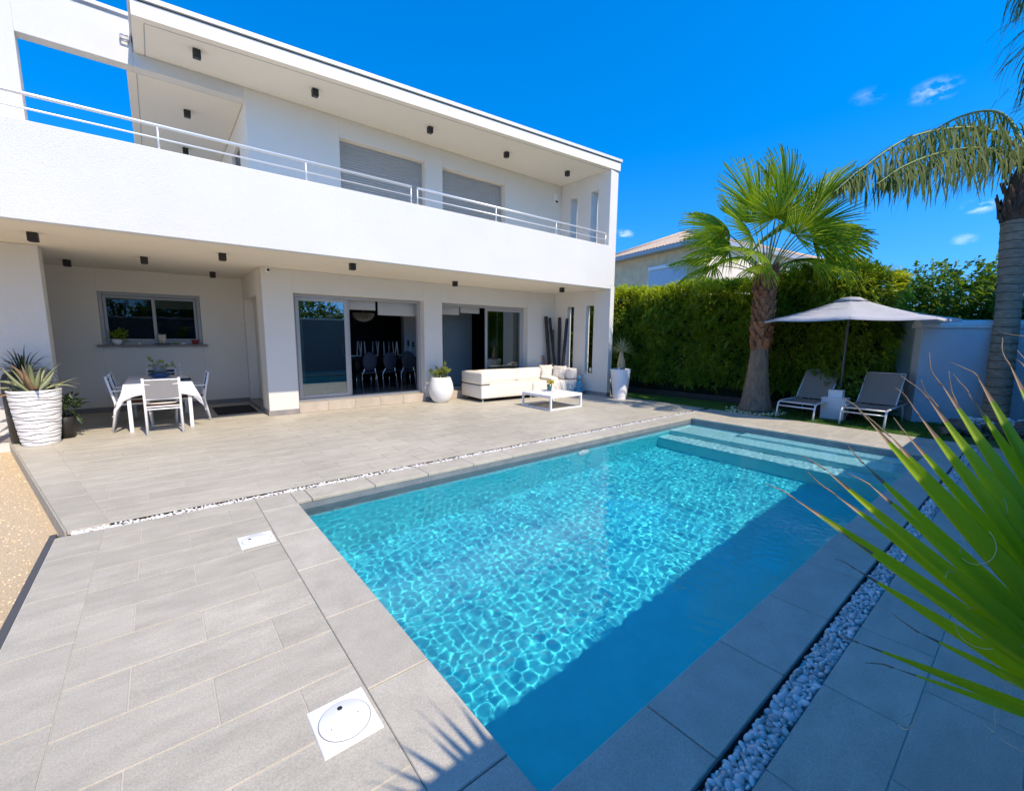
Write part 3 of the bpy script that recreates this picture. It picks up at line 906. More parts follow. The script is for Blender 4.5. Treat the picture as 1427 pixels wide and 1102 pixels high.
# roller shutters upstairs
for x0, x1, zt in ((3.09, 4.96, 5.44), (5.40, 7.24, 5.43)):
    t = MB()
    w = frame_boxes(x0 + .001, x1 - .001, 3.151, zt - .001, 9.42, 9.5, .05)
    for lo, hi in w: t.box(lo, hi, .003)
    fr = t.build('shutter_frame', M['alu'], villa, True)
    t = MB(); z = 3.2
    while z < zt - .06:
        pr = [(9.45, z), (9.437, z + .008), (9.432, z + .024), (9.437, z + .040), (9.45, z + .047)]
        vs = [(x, y, q) for x in (x0 + .051, x1 - .051) for y, q in pr]
        t.add(vs, [(i, i + 1, i + 6, i + 5) for i in range(4)], False)
        z += .048
    t.build('slats', M['shutter'], fr, True, recalc=False)
# balcony railing
t = MB()
for a, b in ((-7, 3.77), (3.885, 9.23)):
    t.tube([(a, 7.565, 4.245), (b, 7.565, 4.245)], .021, 10); t.tube([(a, 7.565, 4.09), (b, 7.565, 4.09)], .011, 8)
rail = t.build('railing', M['steel'], villa, True)
for x in (-2.2, .217, 2.0, 3.765, 3.89, 5.68, 7.43, 9.22):
    t = MB(); t.tube([(x, 7.565, 3.935), (x, 7.565, 4.24)], .012, 8); t.lathe([(.032, 3.936), (.032, 3.944), (.012, 3.95)], 12, (x, 7.565, 0))
    t.build('post', M['steel'], rail, True)

# fixed on the house but each its own thing: spotlights, alarm, camera
def spotlight(x, y, z, label, group):
    e = thing('ceiling_spotlight', label, 'ceiling light', (x, y, z), 0, group)
    m = MB(); m.box((-.05, -.05, -.115), (.05, .05, -.0005), .006); m.build('housing', M['black'], e)
    m = MB(); m.lathe([(.036, -.1165), (.036, -.1195), (.028, -.1205), (.026, -.116)], 18); m.build('ring', M['alu_dark'], e)
    return e
G1, G2 = 'black cube spotlights under the roof overhang', 'black cube spotlights under the balcony'
for (x, y), l in zip(((.80, 8.57), (2.47, 8.54), (4.67, 8.48), (6.62, 8.43), (8.54, 8.33)),
                     ('black cube spotlight under the roof overhang, nearest its left end', 'black cube spotlight under the roof, above left of the left upstairs shutter', 'black cube spotlight under the roof, above the gap between upstairs shutters',
                      'black cube spotlight under the roof, above the right upstairs shutter', 'black cube spotlight under the roof, beside the end wall and alarm box')):
    spotlight(x, y, 5.81, l, G1)
spotlight(.75, 10.36, 5.605, 'black cube spotlight on the loggia ceiling, the higher of two there', 'black cube spotlights in the upper loggia')
spotlight(.81, 12.39, 5.605, 'black cube spotlight on the loggia ceiling, half hidden behind the railing', 'black cube spotlights in the upper loggia')
for (x, y), l in zip(((-1.13, 8.37), (-1.12, 11.05), (-.06, 9.72), (.91, 8.43), (1.0, 11.08), (2.81, 8.0), (5.52, 8.94), (8.28, 8.17)),
                     ('large-looking black cube spotlight under the balcony, above the plain pier wall at far left', 'black cube spotlight in the recess, above left of the kitchen window',
                      'black cube spotlight above the kitchen window, over the dining table', 'black cube spotlight under the balcony, right of the kitchen window and nearer the edge',
                      'black cube spotlight in the recess, low beside the side door', 'black cube spotlight under the balcony, above the glass door with the upturned chairs',
                      'black cube spotlight under the balcony, above the wall between both glass doors', 'black cube spotlight under the balcony, above the bamboo poles by the end wall')):
    spotlight(x, y, 2.86, l, G2)
al = thing('alarm_siren', 'small white alarm box with a dark red lens high on the upper wall', 'alarm', (9.02, 9.25, 5.43))
m = MB(); m.rbox((-.07, -.06, -.14), (.07, -.0005, .14), .025, 3); m.build('case', M['plastic'], al)
m = MB(); m.rbox((-.05, -.072, -.105), (.05, -.058, -.055), .006, 2); m.build('lens', M['darkred'], al)
sc_ = thing('security_camera', 'small white dome camera at the corner under the balcony', 'camera', (1.72, 9.47, 2.86))
m = MB(); m.lathe([(.045, 0), (.045, -.03), (.03, -.045), (.01, -.047)], 18); m.build('base', M['plastic'], sc_)
m = MB(); m.rbox((-.035, -.09, -.105), (.035, .03, -.04), .02, 3); b2 = m.build('body', M['plastic'], sc_)
m = MB(); m.lathe([(.026, 0), (.026, .004), (.005, .006)], 16, (0, 0, 0)); m.v = [(x - .0, -.091 - z, -.072 + y) for x, y, z in m.v]; m.build('lens', M['black'], b2)

# ------------------------------------------------------------------ garden walls
gw = thing('garden_wall', 'tall slate grey garden wall along the near side of the pool, behind the viewer', 'wall', (3, -.9, 0))
t = MB(); t.box((-9, -1.0, -.3), (12.9, -.75, 2.22), .01); t.build('wall', M['near_wall'], gw, True)
t = MB(); t.box((-9, -1.04, 2.221), (12.9, -.71, 2.29), .012); t.build('cap', M['cap'], gw, True)

ew = thing('garden_wall', 'pale blue-grey garden wall with a sloped white cap, behind the tall trunk and rocks', 'wall', (12.1, .9, 0))
a, b = Vector((11.55, 1.60)), Vector((13.45, -.95)); d = (b - a).normalized(); n = Vector((-d.y, d.x))
if n.x < 0: n = -n
t = MB(); t.prism([tuple(a), tuple(a + n * .22), tuple(b + n * .22), tuple(b)][::-1], -.3, 1.83, .006); t.build('wall', M['wall_paint'], ew, True)
t = MB()
o1 = a - n * .03 - d * .05; o2 = a + n * .25 - d * .05; p1 = b - n * .03; p2 = b + n * .25
q1 = a + n * .06 - d * .05; q2 = a + n * .16 - d * .05; r1 = b + n * .06; r2 = b + n * .16
vs = [(*o1, 1.832), (*o2, 1.832), (*p2, 1.832), (*p1, 1.832), (*o1, 1.90), (*o2, 1.90), (*p2, 1.90), (*p1, 1.90), (*q1, 1.985), (*q2, 1.985), (*r2, 1.985), (*r1, 1.985)]
t.add(vs, [(3, 2, 1, 0), (0, 1, 5, 4), (1, 2, 6, 5), (2, 3, 7, 6), (3, 0, 4, 7), (4, 5, 9, 8), (5, 6, 10, 9), (6, 7, 11, 10), (7, 4, 8, 11), (8, 9, 10, 11)])
t.build('cap', M['cap'], ew, True)
gt = thing('garden_gate', 'plain pale green panel gate between the hedge end and the blue-grey wall', 'gate', (12.05, 2.2, 0))
t = MB(); t.box((12.1, 1.80, -.05), (12.14, 3.3, 1.98), .004); t.build('panel', M['gate'], gt, True)
t = MB(); t.box((12.04, 1.71, -.05), (12.16, 1.80, 1.93), .004); t.build('frame', M['alu'], gt, True)
t = MB(); t.box((11.98, 1.62, -.05), (12.2, 1.70, 1.86), .004); t.build('post', M['black'], gt, True)

# ------------------------------------------------------------------ leaves of every kind
def frame(axis, up):
    x = Vector(axis).normalized(); z = Vector(up) - x * Vector(up).dot(x)
    z = z.normalized() if z.length > 1e-5 else x.orthogonal().normalized()
    y = z.cross(x)
    return np.array([x, y, z]).T


def fan_arrays(rng, Lr, nseg, spread, split=.5, droop=.25, fold=.012, wave=.03, st=9, tipdroop=.25, lenfall=.3):
    """a palmate blade in its own frame: x out, z up. pleated segments joined near the stalk, free towards the tips"""
    V = []; F = []
    for i in range(nseg):
        u = (i + .5) / nseg * 2 - 1
        an = u * spread + rng.normal() * .012
        L = Lr * (1 - lenfall * abs(u) ** 2.2) * rng.uniform(.93, 1.05)
        half = spread / nseg
        td = tipdroop * rng.uniform(.4, 1.7); tw = rng.normal() * .25
        base = len(V)
        for k in range(st):
            s = k / (st - 1)
            r = L * (.03 + .97 * s)
            sp = split * (.9 + .2 * math.cos(i * 2.4))
            if s < sp: w = r * math.tan(half) * 1.03
            else:
                wq = L * sp * math.tan(half) * 1.03
                e = (s - sp) / (1 - sp)
                w = wq * (1 - e) ** .8 * (1 + .3 * e)
            z = -droop * L * (s ** 2) * (.35 + .65 * abs(u)) - td * L * max(0, s - .55) ** 2 * 1.6
            sw = wave * L * math.sin(3 * s + i) * s
            ca, sa = math.cos(an), math.sin(an)
            f = fold * Lr / .9 * (1 - .4 * s) * (1 if s > .05 else .3)
            cx, cyy = ca * r - sa * sw, sa * r + ca * sw
            tx = tw * max(0, s - sp)
            V.append((cx - sa * w * -1 * -1, cyy + ca * w * -1, z + f - tx * w)); V.append((cx, cyy, z - f)); V.append((cx + -sa * w, cyy + ca * w, z + f + tx * w))
            V[-3] = (cx + sa * w, cyy - ca * w, z + f - tx * w)
        for k in range(st - 1):
            o = base + 3 * k
            F.append((o, o + 1, o + 4, o + 3)); F.append((o + 1, o + 2, o + 5, o + 4))
    return np.array(V), np.array(F)


def strip_quads(pts, ws, side):
    pass


def petiole_arrays(p0, p1, r0, r1, sag=.1, n=6, st=7):
    p0, p1 = np.array(p0, float), np.array(p1, float)
    V = []; F = []
    ax = p1 - p0; L = np.linalg.norm(ax); ax /= L
    a = np.cross(ax, (0, 0, 1.)); a = a / (np.linalg.norm(a) + 1e-9); b = np.cross(a, ax)
    for i in range(st):
        s = i / (st - 1)
        c = p0 + (p1 - p0) * s + np.array((0, 0, sag * L * math.sin(PI * s)))
        r = r0 + (r1 - r0) * s
        for k in range(n):
            q = 2 * PI * k / n
            V.append(c + a * math.cos(q) * r + b * math.sin(q) * r * .6)
    for i in range(st - 1):
        for k in range(n):
            F.append((i * n + k, i * n + (k + 1) % n, (i + 1) * n + (k + 1) % n, (i + 1) * n + k))
    return np.array(V), np.array(F)


rng = np.random.default_rng(5)

def fan_frond(parent, org, crown, hast, axis, up, Lr, nseg, spread, rng, leafm=None, stemm=None, pr=(.022, .012), sag=.06, name='frond', **kw):
    """one frond: stalk from the crown to hast, then the pleated blade"""
    org = np.array(org)
    v, f = fan_arrays(rng, Lr, nseg, spread, **kw)
    v = v @ frame(axis, up).T + np.array(hast) - org
    o = np_mesh(name, v, f, leafm or M['fan'], False, parent)
    pv, pf = petiole_arrays(np.array(crown) - org, np.array(hast) - org, pr[0], pr[1], sag)
    np_mesh('petiole', pv, pf, stemm or M['fan_stem'], True, o)
    return o


# ------------------------------------------------------------------ fan palm on the lawn
RT = Vector((.776, -.630, 0)); FW = Vector((.630, .776, 0)); UP = Vector((0, 0, 1))   # across the view, away from it, up
PB = Vector((10.22, 4.0, 0))
fp = thing('fan_palm', 'fan palm with bright pleated fronds and brown husky trunk, on the lawn by the hedge', 'palm', PB)
t = MB()
prof = [(0, .34), (.06, .335), (.25, .285), (.6, .235), (1.0, .195), (1.45, .165), (1.9, .15), (2.9, .15)]
pts = []
for i in range(40):
    z = 2.9 * i / 39
    r = np.interp(z, [p[0] for p in prof], [p[1] for p in prof]) * (1 + .02 * math.sin(z * 40) + .012 * math.sin(z * 90))
    pts.append((r, z))
t.lathe(pts, 28, (0, 0, 0), fn=lambda r, z, a: (r * (1 + .03 * math.sin(3 * a + z * 2) + .015 * math.sin(9 * a - z * 5)), z))
trunk = t.build('trunk', M['bark_grey'], fp)
# old leaf bases, criss-crossed round the upper trunk
t = MB()
k = 0
z = 1.38
while z < 3.02:
    for j in range(9):
        a = 2 * PI * (j / 9) + (k % 2) * PI / 9 + random.uniform(-.08, .08)
        r0 = .15
        zz = z + random.uniform(-.03, .03)
        wd = random.uniform(.055, .075); hgt = random.uniform(.17, .26); outw = random.uniform(.035, .075) + .02 * (z > 2.4)
        ca, sa = math.cos(a), math.sin(a)
        def P3(u, o, h): return (ca * (r0 + o) - sa * u, sa * (r0 + o) + ca * u, zz + h)
        vs = [P3(-wd, -.02, 0), P3(wd, -.02, 0), P3(wd * .55, outw, hgt), P3(-wd * .55, outw, hgt), P3(-wd * .75, .015, -.03), P3(wd * .75, .015, -.03), P3(wd * .5, outw + .028, hgt - .02), P3(-wd * .5, outw + .028, hgt - .02)]
        t.add(vs, [(0, 1, 2, 3), (4, 7, 6, 5), (0, 4, 5, 1), (2, 6, 7, 3), (0, 3, 7, 4), (1, 5, 6, 2)])
    z += .105; k += 1
t.build('husk', M['boot'], trunk)
crown0 = PB + Vector((.0, .0, 3.02))
# fronds: where the stalk ends and which way the blade points, as (across, up, away) metres from the crown
def blade(h, ax, Lb, spread, face=(0, .5, -.8), nseg=36, droop=.2, **kw):
    hp = crown0 + RT * h[0] + UP * h[1] + FW * h[2]
    d = (hp - crown0).normalized()
    fan_frond(fp, PB, crown0 + d * .06 + Vector((0, 0, -.12)), hp, RT * ax[0] + UP * ax[1] + FW * ax[2], RT * face[0] + UP * face[1] + FW * face[2], Lb, nseg, spread, rng, droop=droop, **kw)
for spec in (((.31, 1.37, .1), (.12, 1, .15), 1.32, .80, (.25, .1, -1), 34, .08), ((-.32, 1.15, -.1), (-.48, 1, 0), 1.25, .85, (.15, .15, -1), 32, .1), ((-.2, .97, -.5), (-.2, 1, -.2), .82, 2.2, (0, .25, -1), 46, .1),
             ((-.95, .82, 0), (-1, .15, -.1), .98, 1.3, (0, .55, -.8), 34, .3), ((.78, 1.22, .1), (.75, 1, .1), 1.42, .75, (-.6, .55, -.25), 30, .1), ((.72, 1.05, -.2), (.30, 1, 0), 1.05, .6, (-.3, .2, -.9), 24, .08),
             ((.75, .78, -.2), (1, .08, -.1), 1.25, 1.4, (0, .7, -.7), 36, .25), ((.93, .42, -.2), (1, -.3, -.2), 1.1, 1.4, (0, .9, -.5), 36, .42), ((-.9, .4, -.1), (-1, -.08, -.1), .88, 1.35, (0, .9, -.5), 34, .4),
             ((-1.12, .10, 0), (-1, -.32, -.1), .82, 1.35, (0, .95, -.3), 32, .5), ((-.4, .05, -.5), (-.5, -.5, -.6), .6, 1.3, (0, 1, -.3), 30, .5), ((.2, .62, -.55), (.25, .6, -.7), .72, 1.8, (0, .5, -.9), 40, .15),
             ((.45, .75, -.5), (.6, .5, -.55), .95, 1.5, (0, .6, -.8), 36, .2), ((-.5, .9, .7), (-.6, .6, .8), 1.05, 1.4, (0, .8, .5), 34, .25), ((.5, .9, .8), (.6, .6, .8), 1.05, 1.4, (0, .8, .5), 34, .25),
             ((0, 1.15, .7), (.0, 1, .8), 1.1, 1.3, (0, .6, .8), 34, .2), ((-.9, .35, .6), (-1, .1, .6), .95, 1.3, (0, 1, .1), 34, .4), ((.95, .35, .6), (1, .1, .6), 1.05, 1.3, (0, 1, .1), 34, .4), ((.05, .5, 1.1), (0, .1, 1), .95, 1.3, (0, 1, .2), 34, .4),
             ((.6, .12, -.5), (.8, -.2, -.6), .75, 1.3, (0, 1, -.3), 32, .48), ((-.62, .62, -.45), (-.8, .4, -.5), .85, 1.5, (0, .6, -.8), 36, .25), ((-.05, 1.2, .05), (-.02, 1, .02), 1.05, .13, (.2, 0, -1), 12, .0), ((1.0, .75, .1), (1, .2, .1), 1.3, 1.3, (0, .6, -.8), 36, .25),
             ((.55, .5, -.55), (.8, .15, -.6), 1.0, 1.5, (0, .8, -.7), 36, .3), ((-.7, .55, .2), (-1, .25, .2), 1.05, 1.4, (0, .7, -.6), 36, .28), ((.1, 1.0, -.35), (.05, 1, -.3), .85, 1.7, (0, .35, -1), 40, .12),
             ((-.55, .3, -.55), (-.8, .0, -.6), .85, 1.4, (0, .9, -.6), 34, .35), ((.45, 1.15, .45), (.5, 1, .4), 1.15, 1.1, (-.2, .3, -.9), 34, .15), ((.85, .2, .15), (1, -.25, .1), 1.05, 1.4, (0, 1, -.3), 36, .42)):
    blade(*spec, tipdroop=.14)
# pale stones and flowers round the foot
sp = []
for _ in range(170):
    a = random.uniform(0, 2 * PI); r = random.uniform(.34, .62)
    sp.append((PB.x + r * math.cos(a), PB.y + r * math.sin(a), .012, random.uniform(.012, .03)))
o = pebble_mesh('pebbles', sp, mat('cream_pebble', (.72, .70, .42), .7, island=.3), 8)
tag(o, 'cream pebbles scattered in a ring around the foot of the fan palm', 'pebbles', kind='stuff')

# ------------------------------------------------------------------ feather palm by the end wall
SC8 = .964
def sc(p): return Vector((p[0] * SC8, p[1] * SC8, 1.6 + (p[2] - 1.6) * SC8))
QB = Vector((11.86, .50, .04))
qp = thing('feather_palm', 'tall palm with ringed grey trunk and drooping feathery fronds before the blue-grey wall', 'palm', QB)
tp = [Vector((11.86, .50, -.1)), Vector((11.87, .502, .1)), Vector((11.95, .52, .6)), Vector((12.08, .545, 1.4)), Vector((12.22, .574, 2.19)), Vector((12.32, .63, 3.0)), Vector((12.42, .687, 3.76))]
def spline(pts, n):
    pts = [np.array(p, float) for p in pts]
    P_ = [2 * pts[0] - pts[1]] + pts + [2 * pts[-1] - pts[-2]]
    out = []
    for k in range(n):
        s = k / (n - 1) * (len(pts) - 1); i = min(int(s), len(pts) - 2); u = s - i
        a, b, c, d = P_[i:i + 4]
        out.append(.5 * ((2 * b) + (c - a) * u + (2 * a - 5 * b + 4 * c - d) * u * u + (3 * b - a - 3 * c + d) * u ** 3))
    return out
pts = spline(tp, 300)
rad = []
for i, p in enumerate(pts):
    z = p[2]; ph = (z / .155) % 1.0
    rad.append((.175 - .004 * min(z, 2)) * (1 + .05 * (1 - ph) ** 3 - .035 * (ph > .92)))
t = MB(); t.tube([Vector(p) - QB for p in pts], rad, 26)
def ring_bark():
    m = mat('ringed_palm_bark', (.34, .25, .17), .9, nscale=7, namt=.3, bscale=16, bamt=.03, stretch=(1, 1, 2.5))
    tt = m.node_tree; N = tt.nodes; b = N['Principled BSDF']
    old = b.inputs['Base Color'].links[0].from_socket
    co = N.new('ShaderNodeTexCoord'); sx = N.new('ShaderNodeSeparateXYZ'); tt.links.new(co.outputs['Object'], sx.inputs[0])
    nz = N.new('ShaderNodeTexNoise'); nz.inputs['Scale'].default_value = 5; tt.links.new(co.outputs['Object'], nz.inputs['Vector'])
    a1 = N.new('ShaderNodeMath'); a1.operation = 'MULTIPLY_ADD'; a1.inputs[1].default_value = .05; tt.links.new(nz.outputs[0], a1.inputs[0]); tt.links.new(sx.outputs['Z'], a1.inputs[2])
    a2 = N.new('ShaderNodeMath'); a2.operation = 'MULTIPLY_ADD'; a2.inputs[1].default_value = 1 / .155; a2.inputs[2].default_value = (.04 - .025) / .155; tt.links.new(a1.outputs[0], a2.inputs[0])
    a3 = N.new('ShaderNodeMath'); a3.operation = 'FRACT'; tt.links.new(a2.outputs[0], a3.inputs[0])
    r = N.new('ShaderNodeMapRange'); r.inputs[1].default_value = .88; r.inputs[2].default_value = .97; r.interpolation_type = 'SMOOTHSTEP'; tt.links.new(a3.outputs[0], r.inputs[0])
    mx = N.new('ShaderNodeMix'); mx.data_type = 'RGBA'; mx.inputs['B'].default_value = (.055, .04, .03, 1)
    tt.links.new(r.outputs[0], mx.inputs['Factor']); tt.links.new(old, mx.inputs['A']); tt.links.new(mx.outputs['Result'], b.inputs['Base Color'])
    return m
trunk2 = t.build('trunk', ring_bark(), qp)
t = MB()
cs = spline([(12.42, .687, 3.72), (12.50, .66, 4.1), (12.60, .62, 4.6), (12.66, .6, 4.95)], 30)
t.tube([Vector(p) - QB for p in cs], [.165 + .05 * math.sin(min(1, i / 9) * PI / 2) - .09 * max(0, (i - 14) / 15) for i in range(30)], 22)
for k in range(60):
    s = random.uniform(.05, .95); p = Vector(cs[int(s * 29)]) - QB
    a = random.uniform(0, 2 * PI); r = .175 + .045 * math.sin(min(1, s * 3) * PI / 2) - .075 * max(0, s - .5) * 2
    ca, sa = math.cos(a), math.sin(a); w = random.uniform(.03, .06); h = random.uniform(.15, .32); o_ = random.uniform(.02, .09)
    vs = [p + Vector((ca * r - sa * w, sa * r + ca * w, 0)), p + Vector((ca * r + sa * w, sa * r - ca * w, 0)), p + Vector((ca * (r + o_) + sa * w * .3, sa * (r + o_) - ca * w * .3, h)), p + Vector((ca * (r + o_) - sa * w * .3, sa * (r + o_) + ca * w * .3, h)),
          p + Vector((ca * (r + .03), sa * (r + .03), -.02)), p + Vector((ca * (r + o_ + .02), sa * (r + o_ + .02), h - .02))]
    t.add(vs, [(0, 1, 2, 3), (0, 3, 5, 4), (1, 4, 5, 2), (0, 4, 1), (3, 2, 5)])
t.build('husk', M['fibre'], trunk2, recalc=False)

def feather_frond(parent, org, path, nl, Ll, rng, droop=1.0, r0=.03, wid=.013, start=.16):
    pts = np.array(spline(path, 60)); org = np.array(org)
    t = MB(); t.tube([Vector(p - org) for p in pts], [r0 * (1 - .85 * i / 59) + .003 for i in range(60)], 7)
    rach = t.build('frond', M['fan_stem'], parent)
    V = []; F = []
    for i in range(nl):
        s = start + (1 - start) * (i + rng.random() * .6) / nl
        k = min(58, int(s * 59)); p = pts[k]
        tg = pts[k + 1] - pts[k]; tg /= np.linalg.norm(tg)
        sd = np.cross(tg, (0, 0, 1.)); sd /= np.linalg.norm(sd) + 1e-9
        for side in (-1, 1):
            L = Ll * (math.sin(PI * min(1, (s - start) / (1 - start) * .86 + .14)) ** .6) * rng.uniform(.6, 1.15)
            d = sd * side * rng.uniform(.5, 1.0) + tg * rng.uniform(.35, .8) + np.array((0, 0, rng.uniform(-.35, .75)))
            d /= np.linalg.norm(d)
            q = p.copy(); b0 = len(V); ns = 7
            wv = np.cross(d, (0, 0, 1.)); wv /= np.linalg.norm(wv) + 1e-9
            for j in range(ns):
                e = j / (ns - 1)
                w = wid * (.55 + 1.1 * e) * (1 - e ** 3) + .0008
                V.append(q - wv * w); V.append(q + wv * w)
                d = d + np.array((0, 0, -.62 * droop * rng.uniform(.5, 1.4))) + rng.normal(size=3) * .13
                d /= np.linalg.norm(d); q = q + d * L / (ns - 1)
            for j in range(ns - 1):
                o = b0 + 2 * j; F.append((o, o + 1, o + 3, o + 2))
    np_mesh('leaflets', np.array(V) - org, np.array(F), M['feather'], False, rach)
    return rach
r2 = np.random.default_rng(17)
feather_frond(qp, QB, [sc(p) for p in ((13.12, .60, 4.75), (12.95, .80, 5.2), (12.35, 1.2, 5.5), (11.6, 1.65, 5.45), (10.7, 2.07, 5.15), (9.8, 2.43, 4.55), (9.25, 2.65, 4.1))], 170, 1.12, r2)
feather_frond(qp, QB, [sc(p) for p in ((13.05, .62, 4.70), (12.4, .93, 5.0), (11.7, 1.24, 5.02), (10.75, 1.57, 4.80), (9.84, 1.86, 4.45), (9.3, 2.08, 4.1))], 150, 1.05, r2)
feather_frond(qp, QB, [(12.66, .6, 4.9), (12.9, .62, 6.0), (12.9, .7, 7.2), (12.45, .75, 7.9), (11.8, .78, 7.6), (11.15, .8, 6.9)], 120, 1.1, r2)
for path in (((12.66, .6, 4.9), (13.5, .4, 5.9), (14.6, .1, 6.0), (15.6, -.2, 5.2)), ((12.66, .6, 4.9), (13.3, 1.2, 6.1), (14.3, 2.2, 6.4), (15.3, 3.2, 5.7)), ((12.66, .6, 4.9), (12.9, -.3, 6.0), (13.2, -1.5, 6.2), (13.4, -2.7, 5.5)),
             ((12.66, .6, 4.9), (13.3, -.2, 6.6), (14.2, -1.0, 7.2), (15.2, -1.8, 6.9))):
    feather_frond(qp, QB, path, 70, .75, r2)

# ------------------------------------------------------------------ fan palm close to the viewer
NB = Vector((2.0, -.52, 0))
npm = thing('fan_palm', 'close fan palm whose long pointed green leaf reaches over the shaded near deck', 'palm', NB)
t = MB()
t.lathe([(.15, 0), (.16, .1), (.13, .4), (.12, .7), (.10, .85), (.05, .92)], 20, (0, 0, 0), fn=lambda r, z, a: (r * (1 + .08 * math.sin(5 * a + z * 9)), z))
t.build('trunk', M['fibre'], npm)
nr = np.random.default_rng(4)

def strap_leaf(hast, axis, normal, segs, name='frond', crown=(1.95, -.48, .82), threads=True):
    """segs: (angle, length, width) - stiff folded segments, joined near the stalk, each ending in a dry thread-like tip"""
    Fm = frame(axis, normal); h = np.array(hast); org = np.array(NB)
    V = []; F = []; MI = []
    tipv = []
    for (an, L, w0, z0, dry) in segs:
        b0 = len(V); st = 13
        ca, sa = math.cos(an), math.sin(an)
        bend = nr.normal() * .03; dr = nr.uniform(.0, .05)
        for k in range(st):
            s = k / (st - 1); r = L * (.02 + .98 * s)
            if s < .42: w = w0 * (.14 + .86 * (s / .42) ** .9)
            else: w = w0 * max(.03, (1 - ((s - .42) / .58) ** 1.5))
            f = .34 * w
            z = z0 - dr * L * s * s
            y = bend * L * s * s
            c = np.array((ca * r - sa * y, sa * r + ca * y, z))
            sd = np.array((-sa, ca, 0))
            for q in (-1, -.5, 0, .5, 1):
                V.append(h + Fm @ (c + sd * w * q * .94 + np.array((0, 0, abs(q) * f * 2 - f))) - org)
        for k in range(st - 1):
            for q in range(4):
                o = b0 + 5 * k + q; F.append((o, o + 1, o + 6, o + 5)); MI.append(1 if k >= st - 1 - dry else 0)
        d = Fm @ np.array((ca, sa, -2 * dr)); tipv.append((np.array(V[-3]), d / np.linalg.norm(d), L))
    o = np_mesh(name, V, np.array(F), [M['near_leaf'], M['dry_tip']], True, npm, MI)
    pv, pf = petiole_arrays(np.array(crown) - org, h - org, .02, .013, .03)
    np_mesh('petiole', pv, pf, M['fan_stem'], True, o)
    for p, d, L in tipv:
        t = MB(); n = 9; pts = []; q = p.copy(); dd = d.copy(); ln = nr.uniform(.06, .12) * L / .8
        for j in range(n):
            pts.append(Vector(q)); dd = dd + nr.normal(size=3) * .10; dd /= np.linalg.norm(dd); q = q + dd * ln / n
        t.tube(pts, [.0022 * (1 - .75 * j / n) for j in range(n)], 5)
        t.build('dry_tip', M['dry_tip'], o, recalc=False)
    return o, tipv
H1 = Vector((1.514, -.261, .756)); ax1 = Vector((-.075, .656, .751)); nm1 = Vector((-.62, -.62, .48))
segs = []
for k, (an, L, wd) in enumerate(((-1.35, .70, .030), (-1.17, .74, .030), (-1.0, .78, .031), (-.84, .82, .031), (-.70, .84, .032), (-.59, .85, .032), (-.54, .84, .030), (-.485, .865, .031), (-.43, .80, .028), (-.375, .835, .031), (-.325, .78, .028), (-.28, .83, .030), (-.235, .77, .028), (-.195, .80, .030), (-.155, .74, .026),
                                 (-.115, .77, .031), (-.03, .75, .030), (.05, .81, .029), (.10, .73, .025), (.155, .69, .024), (.20, .72, .023), (.255, .785, .023), (.32, .785, .022), (.38, .66, .020), (.44, .60, .018), (.52, .47, .013), (.68, .56, .012), (.74, .50, .009))):
    segs.append((an + nr.normal() * .008, L * 1.03, wd * 1.12, .016 * (1 if k % 2 else -1) + nr.uniform(-.006, .006), 1))
lf, tips = strap_leaf(H1, ax1, nm1, segs)
# fine curling threads hanging off the leaf edges
for k in range(26):
    t = MB()
    an = nr.uniform(-1.0, 1.0); r = nr.uniform(.16, .6)
    p = np.array(H1) + frame(ax1, nm1) @ np.array((math.cos(an) * r, math.sin(an) * r, .01)) - np.array(NB)
    d = nr.normal(size=3); d[2] -= .5; d /= np.linalg.norm(d); ax = nr.normal(size=3); ax /= np.linalg.norm(ax)
    pts = []; n = 22; ln = nr.uniform(.08, .30); curl = nr.uniform(.12, .45)
    for j in range(n):
        pts.append(Vector(p)); d = d + np.cross(ax, d) * curl * nr.uniform(.3, 1.3); d /= np.linalg.norm(d); p = p + d * ln / n
    t.tube(pts, .0007, 4, cap=False)
    t.build('thread', M['thread'], lf, recalc=False)
strap_leaf((1.06, -.50, 1.50), (-.75, .55, .62), (-.3, -.7, .6), [(-.9 + 1.8 * i / 13, .55 * nr.uniform(.9, 1.05), .022, 0, 2) for i in range(14)], crown=(1.95, -.5, .84))
strap_leaf((2.75, -.5, 1.45), (.7, .1, .65), (-.6, -.2, .6), [(-1.2 + 2.4 * i / 15, .6, .024, 0, 2) for i in range(16)])
strap_leaf((2.6, -.45, 1.0), (.9, .15, .3), (-.2, -.2, .9), [(-1.2 + 2.4 * i / 15, .55, .024, 0, 2) for i in range(16)])

